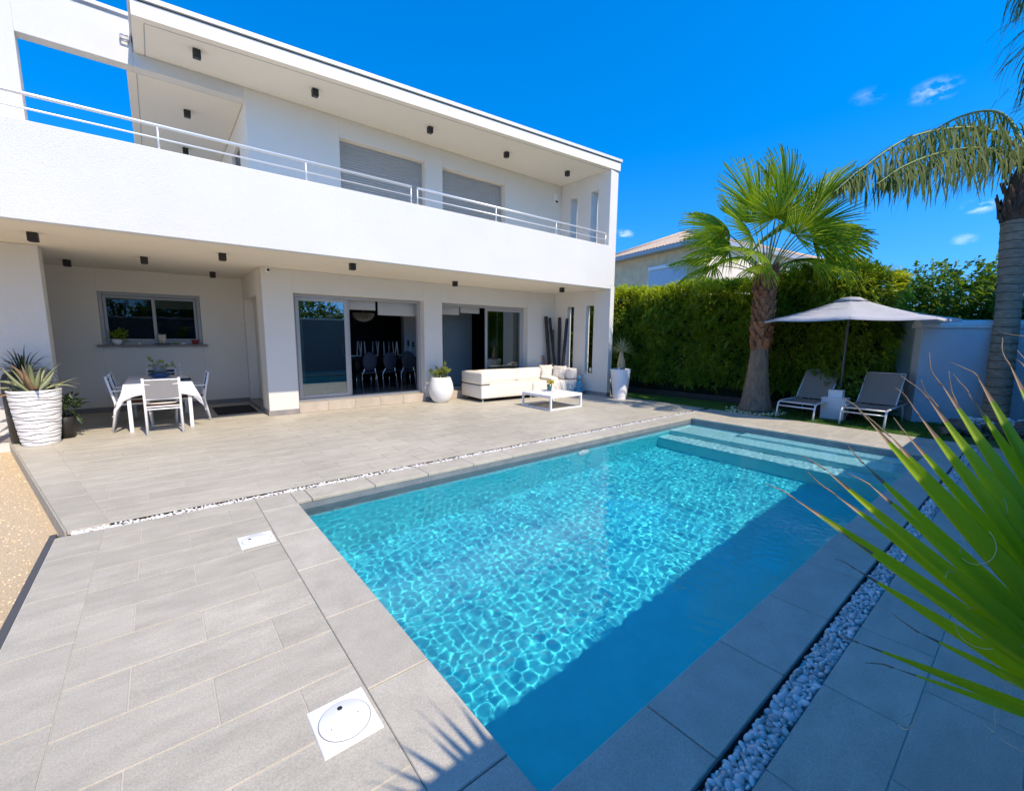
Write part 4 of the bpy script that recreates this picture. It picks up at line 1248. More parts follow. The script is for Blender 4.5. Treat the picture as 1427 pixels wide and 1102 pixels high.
# ------------------------------------------------------------------ hedges
def leaf_cloud(rng, pos, nrm, per, Ll, Lw, droop, spread, shoot):
    """shoots at pos growing along nrm, each with `per` narrow folded leaves. returns verts, faces(tri strips as quads)"""
    n = len(pos); V = []; 
    g = np.array((0, 0, -1.))
    allV = []
    for k in range(per):
        s = (k + .3) / per
        d = nrm + rng.normal(size=(n, 3)) * spread + np.array((0, 0, .15))
        d /= np.linalg.norm(d, axis=1, keepdims=True)
        base = pos + nrm * (shoot * s)[:, None] if isinstance(shoot, np.ndarray) else pos + nrm * (shoot * s)
        L = Ll * rng.uniform(.65, 1.25, n)[:, None]; W = Lw * rng.uniform(.7, 1.25, n)[:, None]
        sd = np.cross(d, g + rng.normal(size=(n, 3)) * .5); sd /= np.linalg.norm(sd, axis=1, keepdims=True) + 1e-9
        up = np.cross(sd, d)
        dr = g * (droop * rng.uniform(.4, 1.6, n)[:, None]) * L
        m1 = base + d * L * .4 + dr * .18; tip = base + d * L * .96 + dr
        q = np.stack([base, m1 - sd * W + up * W * .35, tip, m1 + sd * W + up * W * .35, m1], 1)
        allV.append(q)
    A = np.concatenate(allV, 0)
    m = len(A); b = np.arange(m)[:, None] * 5
    F = np.concatenate([b + np.array([[0, 1, 4]]), b + np.array([[1, 2, 4]]), b + np.array([[0, 4, 3]]), b + np.array([[4, 2, 3]])], 0)
    return A.reshape(-1, 3), F

def lump(x, y, z, s=1.0):
    return (np.sin(x * 2.1 * s + 1.3 * np.sin(z * 1.7 * s)) * np.sin(y * 2.6 * s + z * 1.1) + .6 * np.sin(y * 5.1 * s + 2.0 * np.sin(z * 3.1 * s)) * np.sin(z * 4.3 * s + x * 2))

hr = np.random.default_rng(9)
hd = thing('hedge', 'tall dense clipped hedge with narrow green leaves, yellower along its top', 'hedge', (11.3, 5.5, 0))
def fx(y): return 10.72 + (7.9 - y) * .115          # front face of the hedge
HT = lambda y: 2.92 + .16 * np.exp(-((y - 3.0) / 1.6) ** 2) + .05 * np.sin(y * 2.3)
# solid dark hull inside; the shade between the leaves is put into its colour
t = MB(); yy = np.linspace(2.45, 11.6, 40); vs = []; fs = []
for i, y in enumerate(yy):
    zt = float(HT(y)) - .22; e = .12 * max(0, 1 - (y - 2.45) / .6)
    ring = [(fx(y) + .24 + e, .0), (fx(y) + .20 + e, .8), (fx(y) + .22 + e, zt - .35), (fx(y) + .42 + e, zt), (fx(y) + .9, zt), (fx(y) + 1.2, zt - .4), (fx(y) + 1.2, 0)]
    for x, z in ring:
        vs.append((x + .05 * math.sin(y * 7 + z * 5), y, z + .04 * math.sin(y * 5)))
for i in range(39):
    for k in range(6): fs.append((i * 7 + k, i * 7 + k + 1, (i + 1) * 7 + k + 1, (i + 1) * 7 + k))
fs.append(tuple(range(7))); fs.append(tuple(39 * 7 + k for k in range(7)))
t.add(vs, fs, True); t.build('branches', M['hedge_core'], hd, True)
pos = []; nrm = []; young = []
N = 8000
y = hr.uniform(2.35, 9.6, N); zz = hr.uniform(.12, 1, N) * (HT(y) - .02)
dx = .20 * lump(y, y, zz)
x = fx(y) + .10 - dx + hr.uniform(-.12, .10, N)
# round the near end and the top edge
e = np.clip(1 - (y - 2.3) / .45, 0, 1); x += .32 * e ** 2
x += .2 * np.clip((zz - HT(y) + .3) / .3, 0, 1) ** 2
nr_ = np.stack([-np.ones(N) + .5 * e, -.9 * e + .25 * hr.normal(size=N), .3 + .35 * hr.normal(size=N)], 1)
pos.append(np.stack([x, y, zz], 1)); nrm.append(nr_ + np.array((0, -.35, .25)))
N2 = 2600
y = hr.uniform(2.35, 9.8, N2); x = fx(y) + hr.uniform(.12, 1.1, N2)
z = HT(y) - .10 + .07 * lump(x, y, y) + hr.uniform(-.12, .10, N2)
pos.append(np.stack([x, y, z], 1)); nrm.append(np.stack([-.35 + .4 * hr.normal(size=N2), .4 * hr.normal(size=N2), np.ones(N2)], 1))
N3 = 900
x = hr.uniform(0, 1, N3); z = hr.uniform(.1, 2.95, N3); y = 2.22 + .1 * lump(x * 3, z, z) + hr.uniform(-.06, .15, N3)
pos.append(np.stack([fx(2.3) + .2 + x * .9, y, z], 1)); nrm.append(np.stack([.4 * hr.normal(size=N3) - .3, -np.ones(N3), .2 + .3 * hr.normal(size=N3)], 1))
P_ = np.concatenate(pos); Nn = np.concatenate(nrm); Nn /= np.linalg.norm(Nn, axis=1, keepdims=True)
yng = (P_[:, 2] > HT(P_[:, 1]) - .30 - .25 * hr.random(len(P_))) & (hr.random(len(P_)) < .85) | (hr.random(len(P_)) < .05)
loc = np.array(hd.location)
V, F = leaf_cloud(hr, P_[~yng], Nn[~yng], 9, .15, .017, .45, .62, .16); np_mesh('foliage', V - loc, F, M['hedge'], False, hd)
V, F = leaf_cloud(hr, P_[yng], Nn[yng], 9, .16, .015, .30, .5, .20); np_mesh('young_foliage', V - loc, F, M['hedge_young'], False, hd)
t = MB(); t.prism([(fx(9.5) - .01, 9.5), (fx(2.3) - .01, 2.3), (fx(2.3) + .04, 2.3), (fx(9.5) + .04, 9.5)], -.05, .15, .004)
tag(t.build('hedge_edging', M['black']), 'low black plastic edging board along the foot of the hedge', 'edging')

def bush(name, label, cat, loc, blobs, n, m, Ll, Lw, per, seed, droop=.5, trunkh=0, group=None):
    rg = np.random.default_rng(seed)
    e = thing(name, label, cat, loc, 0, group)
    P_ = []; Nn = []
    tot = sum(b[3] ** 2 for b in blobs)
    for (bx, by, bz, br) in blobs:
        k = max(8, int(n * br ** 2 / tot))
        d = rg.normal(size=(k, 3)); d /= np.linalg.norm(d, axis=1, keepdims=True)
        rr = br * rg.uniform(.62, 1.06, k)[:, None] * (1 + .16 * np.sin(d[:, :1] * 5 + d[:, 1:2] * 7 + bx))
        P_.append(np.array((bx, by, bz)) + d * rr * np.array((1, 1, .85))); Nn.append(d + np.array((0, 0, .35)))
    P_ = np.concatenate(P_); Nn = np.concatenate(Nn); Nn /= np.linalg.norm(Nn, axis=1, keepdims=True)
    ok = P_[:, 2] > -.2
    V, F = leaf_cloud(rg, P_[ok], Nn[ok], per, Ll, Lw, droop, .7, Ll * 1.1)
    np_mesh('foliage' if not trunkh else 'crown', V, F, m, False, e)
    t = MB()
    if trunkh:
        t.tube([(0, 0, -.5), (.05, .03, trunkh * .5), (0, 0, trunkh)], [.16, .12, .09], 10)
        for (bx, by, bz, br) in blobs: t.tube([(0, 0, trunkh * .9), (bx * .5, by * .5, (trunkh + bz) / 2), (bx, by, bz)], [.07, .05, .02], 7)
        t.build('trunk', M['bark_grey'], e)
    else:
        for (bx, by, bz, br) in blobs: t.tube([(bx * .5, by * .5, -.45), (bx * .9, by * .9, bz * .5), (bx, by, bz + br * .5)], [.05, .04, .015], 6)
        t.build('branches', M['hedge_core'], e)
    return e

bush('hedge', 'loose broad-leaved hedge rising behind the blue-grey wall at the right', 'hedge', (15.6, 1.2, 0),
     [(-1.2, 3.2, 1.4, 1.3), (-.9, 2.2, .9, 1.4), (.3, -.2, .8, 1.5), (-.9, 2.6, 1.6, 1.25), (-.6, 1.5, 2.1, 1.1), (0, .6, 2.3, 1.25), (.2, -.6, 2.2, 1.3), (.6, -1.8, 2.4, 1.3), (1.2, -3.2, 2.5, 1.4), (0, 1.4, 1.0, 1.5), (.5, -1.5, 1.0, 1.6), (1.5, -4.4, 2.2, 1.5), (-.2, 3.6, 2.3, .9)], 15000, M['broad'], .15, .042, 6, 31)
bush('shrub', 'small leafy shrub growing under the parasol at the foot of the hedge', 'shrub', (11.05, 2.62, 0), [(0, 0, .45, .22), (.05, .1, .7, .16), (0, -.08, .75, .14), (-.05, .05, .25, .2)], 220, M['broad'], .10, .026, 6, 32)
# greenery over the near wall, seen mirrored in the glass doors
for k, (x, y, h, s) in enumerate(((1.5, -4.5, 2.6, 1.5), (6.5, -5.5, 2.2, 1.4), (11.5, -5.0, 3.0, 1.6))):
    bush('garden_tree', ['round leafy tree behind the near garden wall, opposite the dining recess', 'round leafy tree behind the near garden wall, opposite the first glass door', 'round leafy tree behind the near garden wall, opposite the sofa'][k], 'tree', (x, y, -.4),
         [(0, 0, h + .6, s), (.9, .3, h + .2, s * .7), (-.9, -.2, h + .1, s * .75), (.2, .8, h - .2, s * .6), (.1, -.7, h + 1.2, s * .6)], 700, M['broad'], .26, .06, 6, 40 + k, trunkh=h, group='trees behind the near wall')

bush('garden_tree', 'big unseen leafy tree added behind the near wall to shade the rockery and blue-grey wall', 'tree', (13.4, -3.3, -.4),  # out of view, added so its crown shades the end wall
     [(0, 0, 6.6, 1.6), (-1.0, .5, 5.8, 1.3), (.7, .1, 6.0, 1.2), (.2, 1.0, 5.2, 1.3), (-.4, -.6, 7.3, 1.4), (-.9, 0, 6.6, 1.2)], 3200, M['broad'], .28, .075, 6, 51, trunkh=4.4, group='trees behind the near wall')
for k, (hx, lab) in enumerate(((-5.5, 'clipped hedge behind the near wall, opposite the dining recess'), (1.5, 'clipped hedge behind the near wall, opposite the egg-shaped planter'))):
    bush('hedge', lab, 'hedge', (hx, -2.6, -.4), [(dx_, 0, zz_, 1.0) for dx_ in (-3, -2, -1, 0, 1, 2, 3) for zz_ in (1.3, 3.0)], 1500, M['broad'], .22, .055, 6, 60 + k, group='hedges behind the near wall')
# lawn blades
gr = np.random.default_rng(2)
n = 46000
x = 9.72 + gr.random(n) ** 1.2 * 2.4; y = gr.uniform(.95, 9.2, n)
ok = (x < fx(y) + .05) | (y < 2.3)
x, y = x[ok], y[ok]; n = len(x)
h = gr.uniform(.018, .042, n); a = gr.uniform(0, 2 * PI, n); ln = gr.normal(size=(n, 2)) * .012; w = .0028
b0 = np.stack([x - np.cos(a) * w, y - np.sin(a) * w, np.full(n, -.013)], 1); b1 = np.stack([x + np.cos(a) * w, y + np.sin(a) * w, np.full(n, -.013)], 1)
tp_ = np.stack([x + ln[:, 0], y + ln[:, 1], h - .012], 1)
V = np.stack([b0, b1, tp_], 1).reshape(-1, 3); F = np.arange(3 * n).reshape(-1, 3)
o = np_mesh('grass', V, F, M['grass']); tag(o, 'short green lawn between the pool deck and the hedge', 'grass', kind='stuff')

# rocks and white stones at the foot of the feather palm
rr = np.random.default_rng(14)
def rock(loc, s, label, m, group, flat=.6, seed=0):
    bm = bmesh.new(); bmesh.ops.create_icosphere(bm, subdivisions=3, radius=1)
    rg = np.random.default_rng(seed); ds = rg.normal(size=(9, 3)); ds /= np.linalg.norm(ds, axis=1, keepdims=True); cs_ = rg.uniform(.55, .85, 9)
    for v in bm.verts:
        p = np.array(v.co)
        for d, c in zip(ds, cs_):
            q = p @ d
            if q > c: p = p - d * (q - c) * .9
        p = p * (1 + .05 * math.sin(7 * p[0] + 5 * p[1]) * math.sin(6 * p[2]))
        v.co = Vector(p * (s, s * .75, s * flat))
    me = bpy.data.meshes.new('rock'); bm.to_mesh(me); bm.free(); me.materials.append(m)
    o = bpy.data.objects.new('rock', me); COL.objects.link(o); o.location = loc; o.rotation_euler = (0, 0, rg.uniform(0, 6))
    return tag(o, label, 'rock', group)
GR = 'rocks round the tall trunk'
rock((10.55, .95, .04), .19, 'brown rock at the left end of the rockery, by the lawn', M['rock'], GR, seed=1)
rock((10.95, .72, .06), .24, 'large brown rock in front of the ringed trunk', M['rock'], GR, seed=2)
rock((11.0, .25, .05), .25, 'low brown rock right of the ringed trunk, behind the leaf points', M['rock'], GR, seed=3)
rock((11.45, .10, .10), .27, 'brown rock close to the wall at the far right', M['rock'], GR, seed=4)
rock((11.35, .95, .05), .2, 'brown rock between the blue-grey wall and ringed trunk', M['rock'], GR, seed=5)
sp = []
for _ in range(420):
    x = rr.uniform(10.6, 12.2); y = rr.uniform(-.6, 1.15)
    if (x - 11.55) * .8 + (y - 1.6) * .6 > -.05: continue
    sp.append((x, y, rr.uniform(-.02, .03), rr.uniform(.02, .05)))
o = pebble_mesh('pebbles', sp, M['rock'], 15); tag(o, 'brown rubble and bark between the rocks under the tall palm', 'rubble', kind='stuff')
sp = []
for c in ((11.3, .68, .17), (11.62, .22, .17), (11.75, .0, .15), (11.5, .75, .1)):
    for _ in range(26): sp.append((c[0] + rr.normal() * .09, c[1] + rr.normal() * .08, c[2] + rr.uniform(-.06, .05), rr.uniform(.025, .05)))
o = pebble_mesh('pebbles', sp, M['pebble_white'], 16, sub=2); tag(o, 'heap of white stones at the foot of the tall palm trunk', 'pebbles', kind='stuff')

# ------------------------------------------------------------------ parasol and loungers
ps = thing('parasol', 'open pale grey parasol on a thin dark pole over the two loungers', 'parasol', (10.85, 2.63, 0))
NP = 8; ap, rim, Rr = 2.42, 1.985, 1.62
t = MB(); vs = []; fs = []
rings = [(.0, ap), (.16, ap - .03)] + [(.16 + (Rr - .16) * s, ap - .035 - (ap - .035 - rim) * (s ** 1.0) - .05 * math.sin(PI * s)) for s in (.2, .4, .6, .8, 1.0)] + [(Rr + .005, rim - .045)]
per = 8
for i, (r, z) in enumerate(rings):
    for k in range(NP * per):
        a = 2 * PI * (k + .0) / (NP * per) + R(14); u = (k % per) / per
        pol = math.cos(PI / NP) / math.cos((u - .5) * 2 * PI / NP)      # straight edges between ribs
        vs.append((r * pol * math.cos(a) / math.cos(PI / NP) * math.cos(PI / NP), r * pol * math.sin(a), z - .022 * math.sin(PI * u) * (r / Rr)))
m_ = NP * per
for i in range(len(rings) - 1):
    for k in range(m_): fs.append((i * m_ + k, i * m_ + (k + 1) % m_, (i + 1) * m_ + (k + 1) % m_, (i + 1) * m_ + k))
t.add(vs, fs, True); t.build('canopy', M['parasol'], ps, recalc=False)
t = MB(); t.lathe([(.30, ap - .075), (.15, ap + .005), (.03, ap + .02), (.01, ap + .02)], 32); t.build('vent', M['parasol'], ps)
t = MB(); t.tube([(0, 0, -.02), (0, 0, ap)], .021, 12); t.build('pole', M['alu_dark'], ps)
t = MB(); t.lathe([(.045, ap - .32), (.045, ap - .25), (.02, ap - .24)], 14); t.build('hub', M['black'], ps)
for k in range(NP):
    a = 2 * PI * k / NP + R(14); c, s_ = math.cos(a), math.sin(a)
    t = MB(); t.tube([(c * .03, s_ * .03, ap - .05)] + [(c * r, s_ * r, z - .012) for r, z in rings[2:-1]], .009, 6)
    rb = t.build('rib', M['alu_dark'], ps)
    t = MB(); t.tube([(c * .04, s_ * .04, ap - .28), (c * .75, s_ * .75, np.interp(.75, [q[0] for q in rings[2:-1]], [q[1] for q in rings[2:-1]]) - .02)], .007, 6); t.build('strut', M['alu_dark'], rb)
t = MB(); t.lathe([(.24, -.02), (.24, .05), (.21, .07), (.05, .075), (.035, .2), (.03, .28)], 28); t.build('base', M['black'], ps)

def lounger(loc, rz, label):
    """foot end at local x=0, head at +x"""
    e = thing('sun_lounger', label, 'sun lounger', loc, rz, 'sun loungers under the parasol')
    w = .33
    t = MB()
    for s in (-1, 1):
        t.tube([(.02, s * w, .0), (.05, s * w, .18), (.09, s * w, .30), (.17, s * w, .335), (.5, s * w, .335), (1.95, s * w, .335)], .017, 9)
    t.tube([(.12, -w, .322), (.12, w, .322)], .014, 8); t.tube([(1.95, -w, .335), (1.95, w, .335)], .016, 8)
    t.tube([(.065, -w, .245), (.065, w, .245)], .013, 8)
    t.build('frame', M['lounger_frame'], e)
    for s in (-1, 1):
        t = MB(); t.tube([(1.25, s * w, .33), (1.36, s * w, .16), (1.40, s * w, .0)], .016, 8); t.build('leg', M['lounger_frame'], e)
    t = MB(); nn = 12
    for s0, s1, f in ((0, 1, lambda s: (.12 + s * .78, .345 - .03 * math.sin(PI * s))),):
        vs = []
        for i in range(nn + 1):
            x, z = f(i / nn)
            for j in (-1, -.5, 0, .5, 1): vs.append((x, j * (w - .02), z - .012 * (1 - j * j)))
        t.add(vs, [(i * 5 + j, i * 5 + j + 1, (i + 1) * 5 + j + 1, (i + 1) * 5 + j) for i in range(nn) for j in range(4)], True)
    t.build('seat', M['sling'], e, recalc=False)
    p0 = Vector((.90, 0, .35)); ang = R(50); Lb = .76
    d = Vector((math.cos(ang), 0, math.sin(ang))); nv = Vector((-d.z, 0, d.x))
    t = MB()
    for s in (-1, 1): t.tube([p0 + Vector((0, s * (w - .03), 0)), p0 + d * Lb + Vector((0, s * (w - .03), 0))], .014, 8)
    t.tube([p0 + d * Lb + Vector((0, -(w - .03), 0)), p0 + d * Lb + Vector((0, w - .03, 0))], .014, 8)
    bf = t.build('backrest_frame', M['lounger_frame'], e)
    t = MB(); vs = []
    for i in range(nn + 1):
        for j in (-1, -.5, 0, .5, 1):
            q = p0 + d * (Lb * i / nn) - nv * (.02 * math.sin(PI * i / nn) * (1 - j * j) - .012); vs.append((q.x, j * (w - .04), q.z))
    t.add(vs, [(i * 5 + j, i * 5 + j + 1, (i + 1) * 5 + j + 1, (i + 1) * 5 + j) for i in range(nn) for j in range(4)], True)
    t.build('backrest', M['sling'], e, recalc=False)
    for s in (-1, 1):
        t = MB(); t.tube([p0 + d * .42 + Vector((0, s * (w - .02), 0)), Vector((1.62, s * (w - .02), .335))], .010, 7); t.build('prop', M['lounger_frame'], e)
    return e
lounger((9.80, 3.10, 0), R(-2), 'grey sling sun lounger with raised back, between the fan palm trunk and white cube')
lounger((9.93, 2.05, 0), R(-1), 'grey sling sun lounger with raised back, right of the white cube, nearer the gate')
cb = thing('side_table', 'white cube side table standing between the two sun loungers', 'side table', (10.66, 2.65, 0), R(2))
t = MB(); t.box((-.19, -.20, -.01), (.19, .20, .40), .006); t.build('body', M['grill'], cb)
t = MB(); t.box((-.195, -.205, .402), (.195, .205, .425), .005); t.build('top', M['white_metal'], cb)
bx = thing('box', 'small white box on top of the white cube table', 'box', (10.72, 2.66, .425), R(2))
t = MB(); t.box((-.10, -.12, .0), (.10, .12, .13), .006); t.build('body', M['white_metal'], bx)
t = MB(); t.box((-.103, -.123, .1305), (.103, .123, .15), .005); t.build('lid', M['white_metal'], bx)

# ------------------------------------------------------------------ neighbour's house
nh = thing('house', 'ochre neighbouring house with a tiled hip roof and blue shutter above the hedge', 'house', (22, 14, 0))
C0 = Vector((21.0, 11.12)); A1 = Vector((22.9, 19.5)); B1 = Vector((33.0, 9.6)); D1_ = A1 + (B1 - C0)
def wallquad(a, b, z0, z1, m, name, th=.25):
    d = (b - a).normalized(); n = Vector((-d.y, d.x))
    t = MB(); poly = [tuple(a), tuple(b), tuple(b + n * th), tuple(a + n * th)]
    if area(poly) < 0: poly = poly[::-1]
    t.prism(poly, z0, z1); return t.build(name, m, nh, True)
cen = (C0 + A1 + B1 + D1_) / 4
def inset(p, k): return p + (cen - p).normalized() * k
ci, ai, bi, di = inset(C0, .75), inset(A1, .75), inset(B1, .75), inset(D1_, .75)
t = MB(); poly = [tuple(ci), tuple(bi), tuple(di), tuple(ai)]
if area(poly) < 0: poly = poly[::-1]
t.prism(poly, -.5, 6.30); t.build('wall', M['ochre'], nh, True)
t = MB(); poly = [tuple(C0), tuple(B1), tuple(D1_), tuple(A1)]
if area(poly) < 0: poly = poly[::-1]
t.prism(poly, 6.28, 6.50, .02); t.build('eaves', M['zinc'], nh, True)
# hip roof with half-round tiles
rise = 1.55
ctr = [C0, B1, D1_, A1]
ex = (B1 - C0).normalized(); ey = (A1 - C0).normalized(); wy = (A1 - C0).length; wx = (B1 - C0).length
h2 = min(wx, wy) / 2
rg0 = C0 + ex * h2 * .92 + ey * h2; rg1 = B1 - ex * h2 * .92 + ey * h2
if wy > wx: rg0 = C0 + ex * h2 + ey * h2; rg1 = A1 + ex * h2 - ey * h2
rf = None
def slope(a, b, ra, rb, name='roof'):
    n = int((b - a).length / .055); ms = 26; vs = []; fs = []
    for j in range(ms + 1):
        s = j / ms
        for i in range(n + 1):
            u = i / n
            p = a.lerp(b, u); q = ra.lerp(rb, u)
            pt = p.lerp(q, s)
            # run the tile rows straight up the slope: measure along the eave
            al = (pt - a).dot((b - a).normalized())
            z = 6.50 + rise * s + .05 * abs(math.sin(PI * al / .24)) - .02 * ((s * ms) % 2 == 0)
            vs.append((pt.x, pt.y, z))
    for j in range(ms):
        for i in range(n): fs.append((j * (n + 1) + i, j * (n + 1) + i + 1, (j + 1) * (n + 1) + i + 1, (j + 1) * (n + 1) + i))
    t = MB(); t.add(vs, fs, False); return t.build(name, M['terracotta'], nh, True, recalc=False)
slope(A1, C0, rg1 if wy > wx else rg0, rg0); slope(C0, B1, rg0, rg1 if wx >= wy else rg0)
slope(B1, D1_, rg1, rg1); slope(D1_, A1, rg1, rg0)
t = MB()
for p, q in ((C0, rg0), (B1, rg1), (A1, rg0), (D1_, rg1)): t.tube([(p.x, p.y, 6.55), (q.x, q.y, 6.55 + rise)], .09, 8)
t.tube([(rg0.x, rg0.y, 6.55 + rise), (rg1.x, rg1.y, 6.55 + rise)], .10, 8)
t.build('ridge_tiles', M['terracotta'], nh, True)
dA = (ai - ci).normalized(); nA = Vector((dA.y, -dA.x)); 
if nA.x > 0: nA = -nA
def onwall(u, o): return ci + dA * u + nA * o
def wallbox(u0, u1, z0, z1, o0, o1, m, name, parent=None):
    t = MB(); poly = [tuple(onwall(u0, o0)), tuple(onwall(u1, o0)), tuple(onwall(u1, o1)), tuple(onwall(u0, o1))]
    if area(poly) < 0: poly = poly[::-1]
    t.prism(poly, z0, z1, .005); return t.build(name, m, parent or nh, True)
wn_ = wallbox(1.0, 3.9, 3.6, 5.62, .002, .05, M['ochre_light'], 'window')
wallbox(1.12, 3.78, 3.6, 5.40, .055, .075, M['blue_shutter'], 'shutter', wn_)
wallbox(1.08, 3.82, 5.41, 5.6, .055, .14, M['white_metal'], 'shutter_box', wn_)
dB = (bi - ci).normalized(); nB = Vector((dB.y, -dB.x))
if nB.y > 0: nB = -nB
t = MB(); poly = [tuple(ci + nB * .003), tuple(ci + nB * .03), tuple(bi + nB * .03), tuple(bi + nB * .003)]
if area(poly) < 0: poly = poly[::-1]
t.prism(poly, -.4, 6.275); t.build('side_render', M['ochre_light'], nh, True)
t = MB()
a0 = rg0.lerp(C0, .35)
t.tube([(a0.x, a0.y, 7.1), (a0.x, a0.y, 8.3)], .02, 6); t.tube([(a0.x - .35, a0.y, 8.2), (a0.x + .35, a0.y + .1, 8.2)], .012, 6); t.tube([(a0.x - .25, a0.y, 8.0), (a0.x + .25, a0.y + .1, 8.0)], .012, 6)
t.build('aerial', M['alu_dark'], nh, True)

# ------------------------------------------------------------------ big ribbed planter with agave, left
pot = thing('planter', 'large white planter with wavy dark grooves by the pier wall', 'planter', (-1.41, 9.05, 0))
t = MB()
pf = [(.185, 0), (.19, .004)]
def potr(z): return .19 + .085 * (z / .78) ** .8
grooves = [.05 + .054 * k for k in range(14)]
zs_ = np.linspace(.01, .775, 300)
def gfn(r, z, a):
    if r < .15: return r, z
    d = 0
    for k, g in enumerate(grooves):
        gz_ = g + .010 * math.sin(2 * a + k * 2.1) + .007 * math.sin(5 * a + k * 1.3)
        d = max(d, math.exp(-((z - gz_) / .005) ** 2))
    return r - .011 * d + .002 * math.sin(z * 60 + a * 3), z
t.lathe([(.185, 0)] + [(potr(z), z) for z in zs_] + [(.278, .785), (.268, .792), (.255, .785), (.25, .72), (.02, .715)], 96, fn=gfn)
for k_, f_ in enumerate(t.f):
    zc_ = sum(t.v[i][2] for i in f_) / len(f_); rc_ = sum(math.hypot(t.v[i][0], t.v[i][1]) for i in f_) / len(f_)
    t.m[k_] = 1 if len(f_) == 4 and .02 < zc_ < .77 and rc_ < potr(zc_) - .0052 else 0
body = t.build('pot', [M['pot_white'], M['groove']], pot)
t = MB(); t.lathe([(.25, .70), (.25, .735), (.15, .75), (.01, .755)], 28); t.build('soil', M['soil'], pot)

def blade_leaf(mb, p, az, el, L, W, curve, twist=0, ns=9, thick=.012):
    """thick tapering rosette leaf"""
    d = Vector((math.cos(az) * math.cos(el), math.sin(az) * math.cos(el), math.sin(el))); sd = Vector((-math.sin(az), math.cos(az), 0))
    vs = []; q = Vector(p)
    for j in range(ns):
        e = j / (ns - 1)
        w = W * (.72 + .9 * e - 1.62 * e * e) if e < .98 else .001
        up = sd.cross(d).normalized() * -1
        if up.z < 0: up = -up
        s2 = (sd * math.cos(twist * e) + up * math.sin(twist * e))
        vs += [q - s2 * w + up * w * .38, q - up * thick * (1 - e), q + s2 * w + up * w * .38, q + up * thick * .25 * (1 - e)]
        d = (d + Vector((0, 0, curve * .14 * (1 + e)))).normalized(); q = q + d * L / (ns - 1)
    fs = []
    for j in range(ns - 1):
        o = 4 * j
        for k in range(4): fs.append((o + k, o + (k + 1) % 4, o + 4 + (k + 1) % 4, o + 4 + k))
    mb.add(vs, fs, True)
ag = thing('agave', 'pale green agave with some dried brown leaves in the large grooved planter', 'plant', (-1.41, 9.05, .74))
random.seed(12)
for k in range(26):
    az = k * 2.4; f = k / 26
    t = MB(); blade_leaf(t, (.05 * math.cos(az), .05 * math.sin(az), -.02), az, R(82 - 60 * f + random.uniform(-6, 6)), random.uniform(.42, .60), random.uniform(.036, .052), random.choice((-.5, -.9, .4, -.2)), random.uniform(-.5, .5))
    t.build('leaf', M['agave_dry'] if (k % 4 == 3 or k > 21) else M['agave'], ag, recalc=False)
dk = thing('potted_plant', 'dark strap-leaved plant in a tall black round pot behind the agave, against the pier wall', 'plant', (-1.60, 9.31, .80))
t = MB(); t.lathe([(.12, -.8), (.15, -.75), (.165, -.3), (.17, .0), (.165, .12), (.14, .2), (.10, .23), (.01, .23)], 28); t.build('pot', M['black'], dk)
for k in range(30):
    az = k * 2.4 + .4; t = MB(); blade_leaf(t, (.06 + .06 * math.cos(az), .04 * math.sin(az), .2), az, R(random.uniform(42, 86)), random.uniform(.30, .50), random.uniform(.010, .017), -random.uniform(.5, 1.9), 0, 10, .004); t.build('leaf', M['dark_leaf'], dk, recalc=False)
dp = thing('potted_plant', 'low dark leafy plant peeking out behind the grooved planter in the recess', 'plant', (-1.19, 9.37, 0))
t = MB(); t.lathe([(.10, 0), (.13, .32), (.12, .33), (.115, .29), (.01, .29)], 24); t.build('pot', M['black'], dp)
rg = np.random.default_rng(8); P_ = rg.normal(size=(26, 3)) * (.05, .04, .07) + (.05, 0, .50); Nn = P_ - (0, 0, .4); Nn /= np.linalg.norm(Nn, axis=1, keepdims=True)
V, F = leaf_cloud(rg, P_, Nn, 6, .10, .022, .5, .7, .06); np_mesh('foliage', V, F, M['dark_leaf'], False, dp)
t = MB(); 
for k in range(9): t.tube([(0, 0, .29), (.05 * math.cos(k), .05 * math.sin(k), .5), (.10 * math.cos(k), .10 * math.sin(k), .68)], .004, 5)
t.build('stem', M['bark_grey'], dp)

# ------------------------------------------------------------------ dining set in the recess
TX, TY, TH = -.03, 10.08, .775
dt = thing('dining_table', 'white rectangular garden table under a white cloth in the open recess', 'table', (TX, TY, 0))
HX, HY = .44, .88
t = MB(); t.box((-HX, -HY, TH - .03), (HX, HY, TH), .004); t.build('tabletop', M['white_metal'], dt)
t = MB()
for lo, hi in (((-HX + .03, -HY + .03, TH - .09), (HX - .03, -HY + .055, TH - .031)), ((-HX + .03, HY - .055, TH - .09), (HX - .03, HY - .03, TH - .031)), ((-HX + .03, -HY + .056, TH - .09), (-HX + .055, HY - .056, TH - .031)), ((HX - .055, -HY + .056, TH - .09), (HX - .03, HY - .056, TH - .031))): t.box(lo, hi)
t.build('apron', M['white_metal'], dt)
for sx in (-1, 1):
    for sy in (-1, 1):
        t = MB(); cx_, cy_ = sx * (HX - .045), sy * (HY - .045); t.box((cx_ - .026, cy_ - .026, 0), (cx_ + .026, cy_ + .026, TH - .0905), .004); t.build('leg', M['white_metal'], dt)
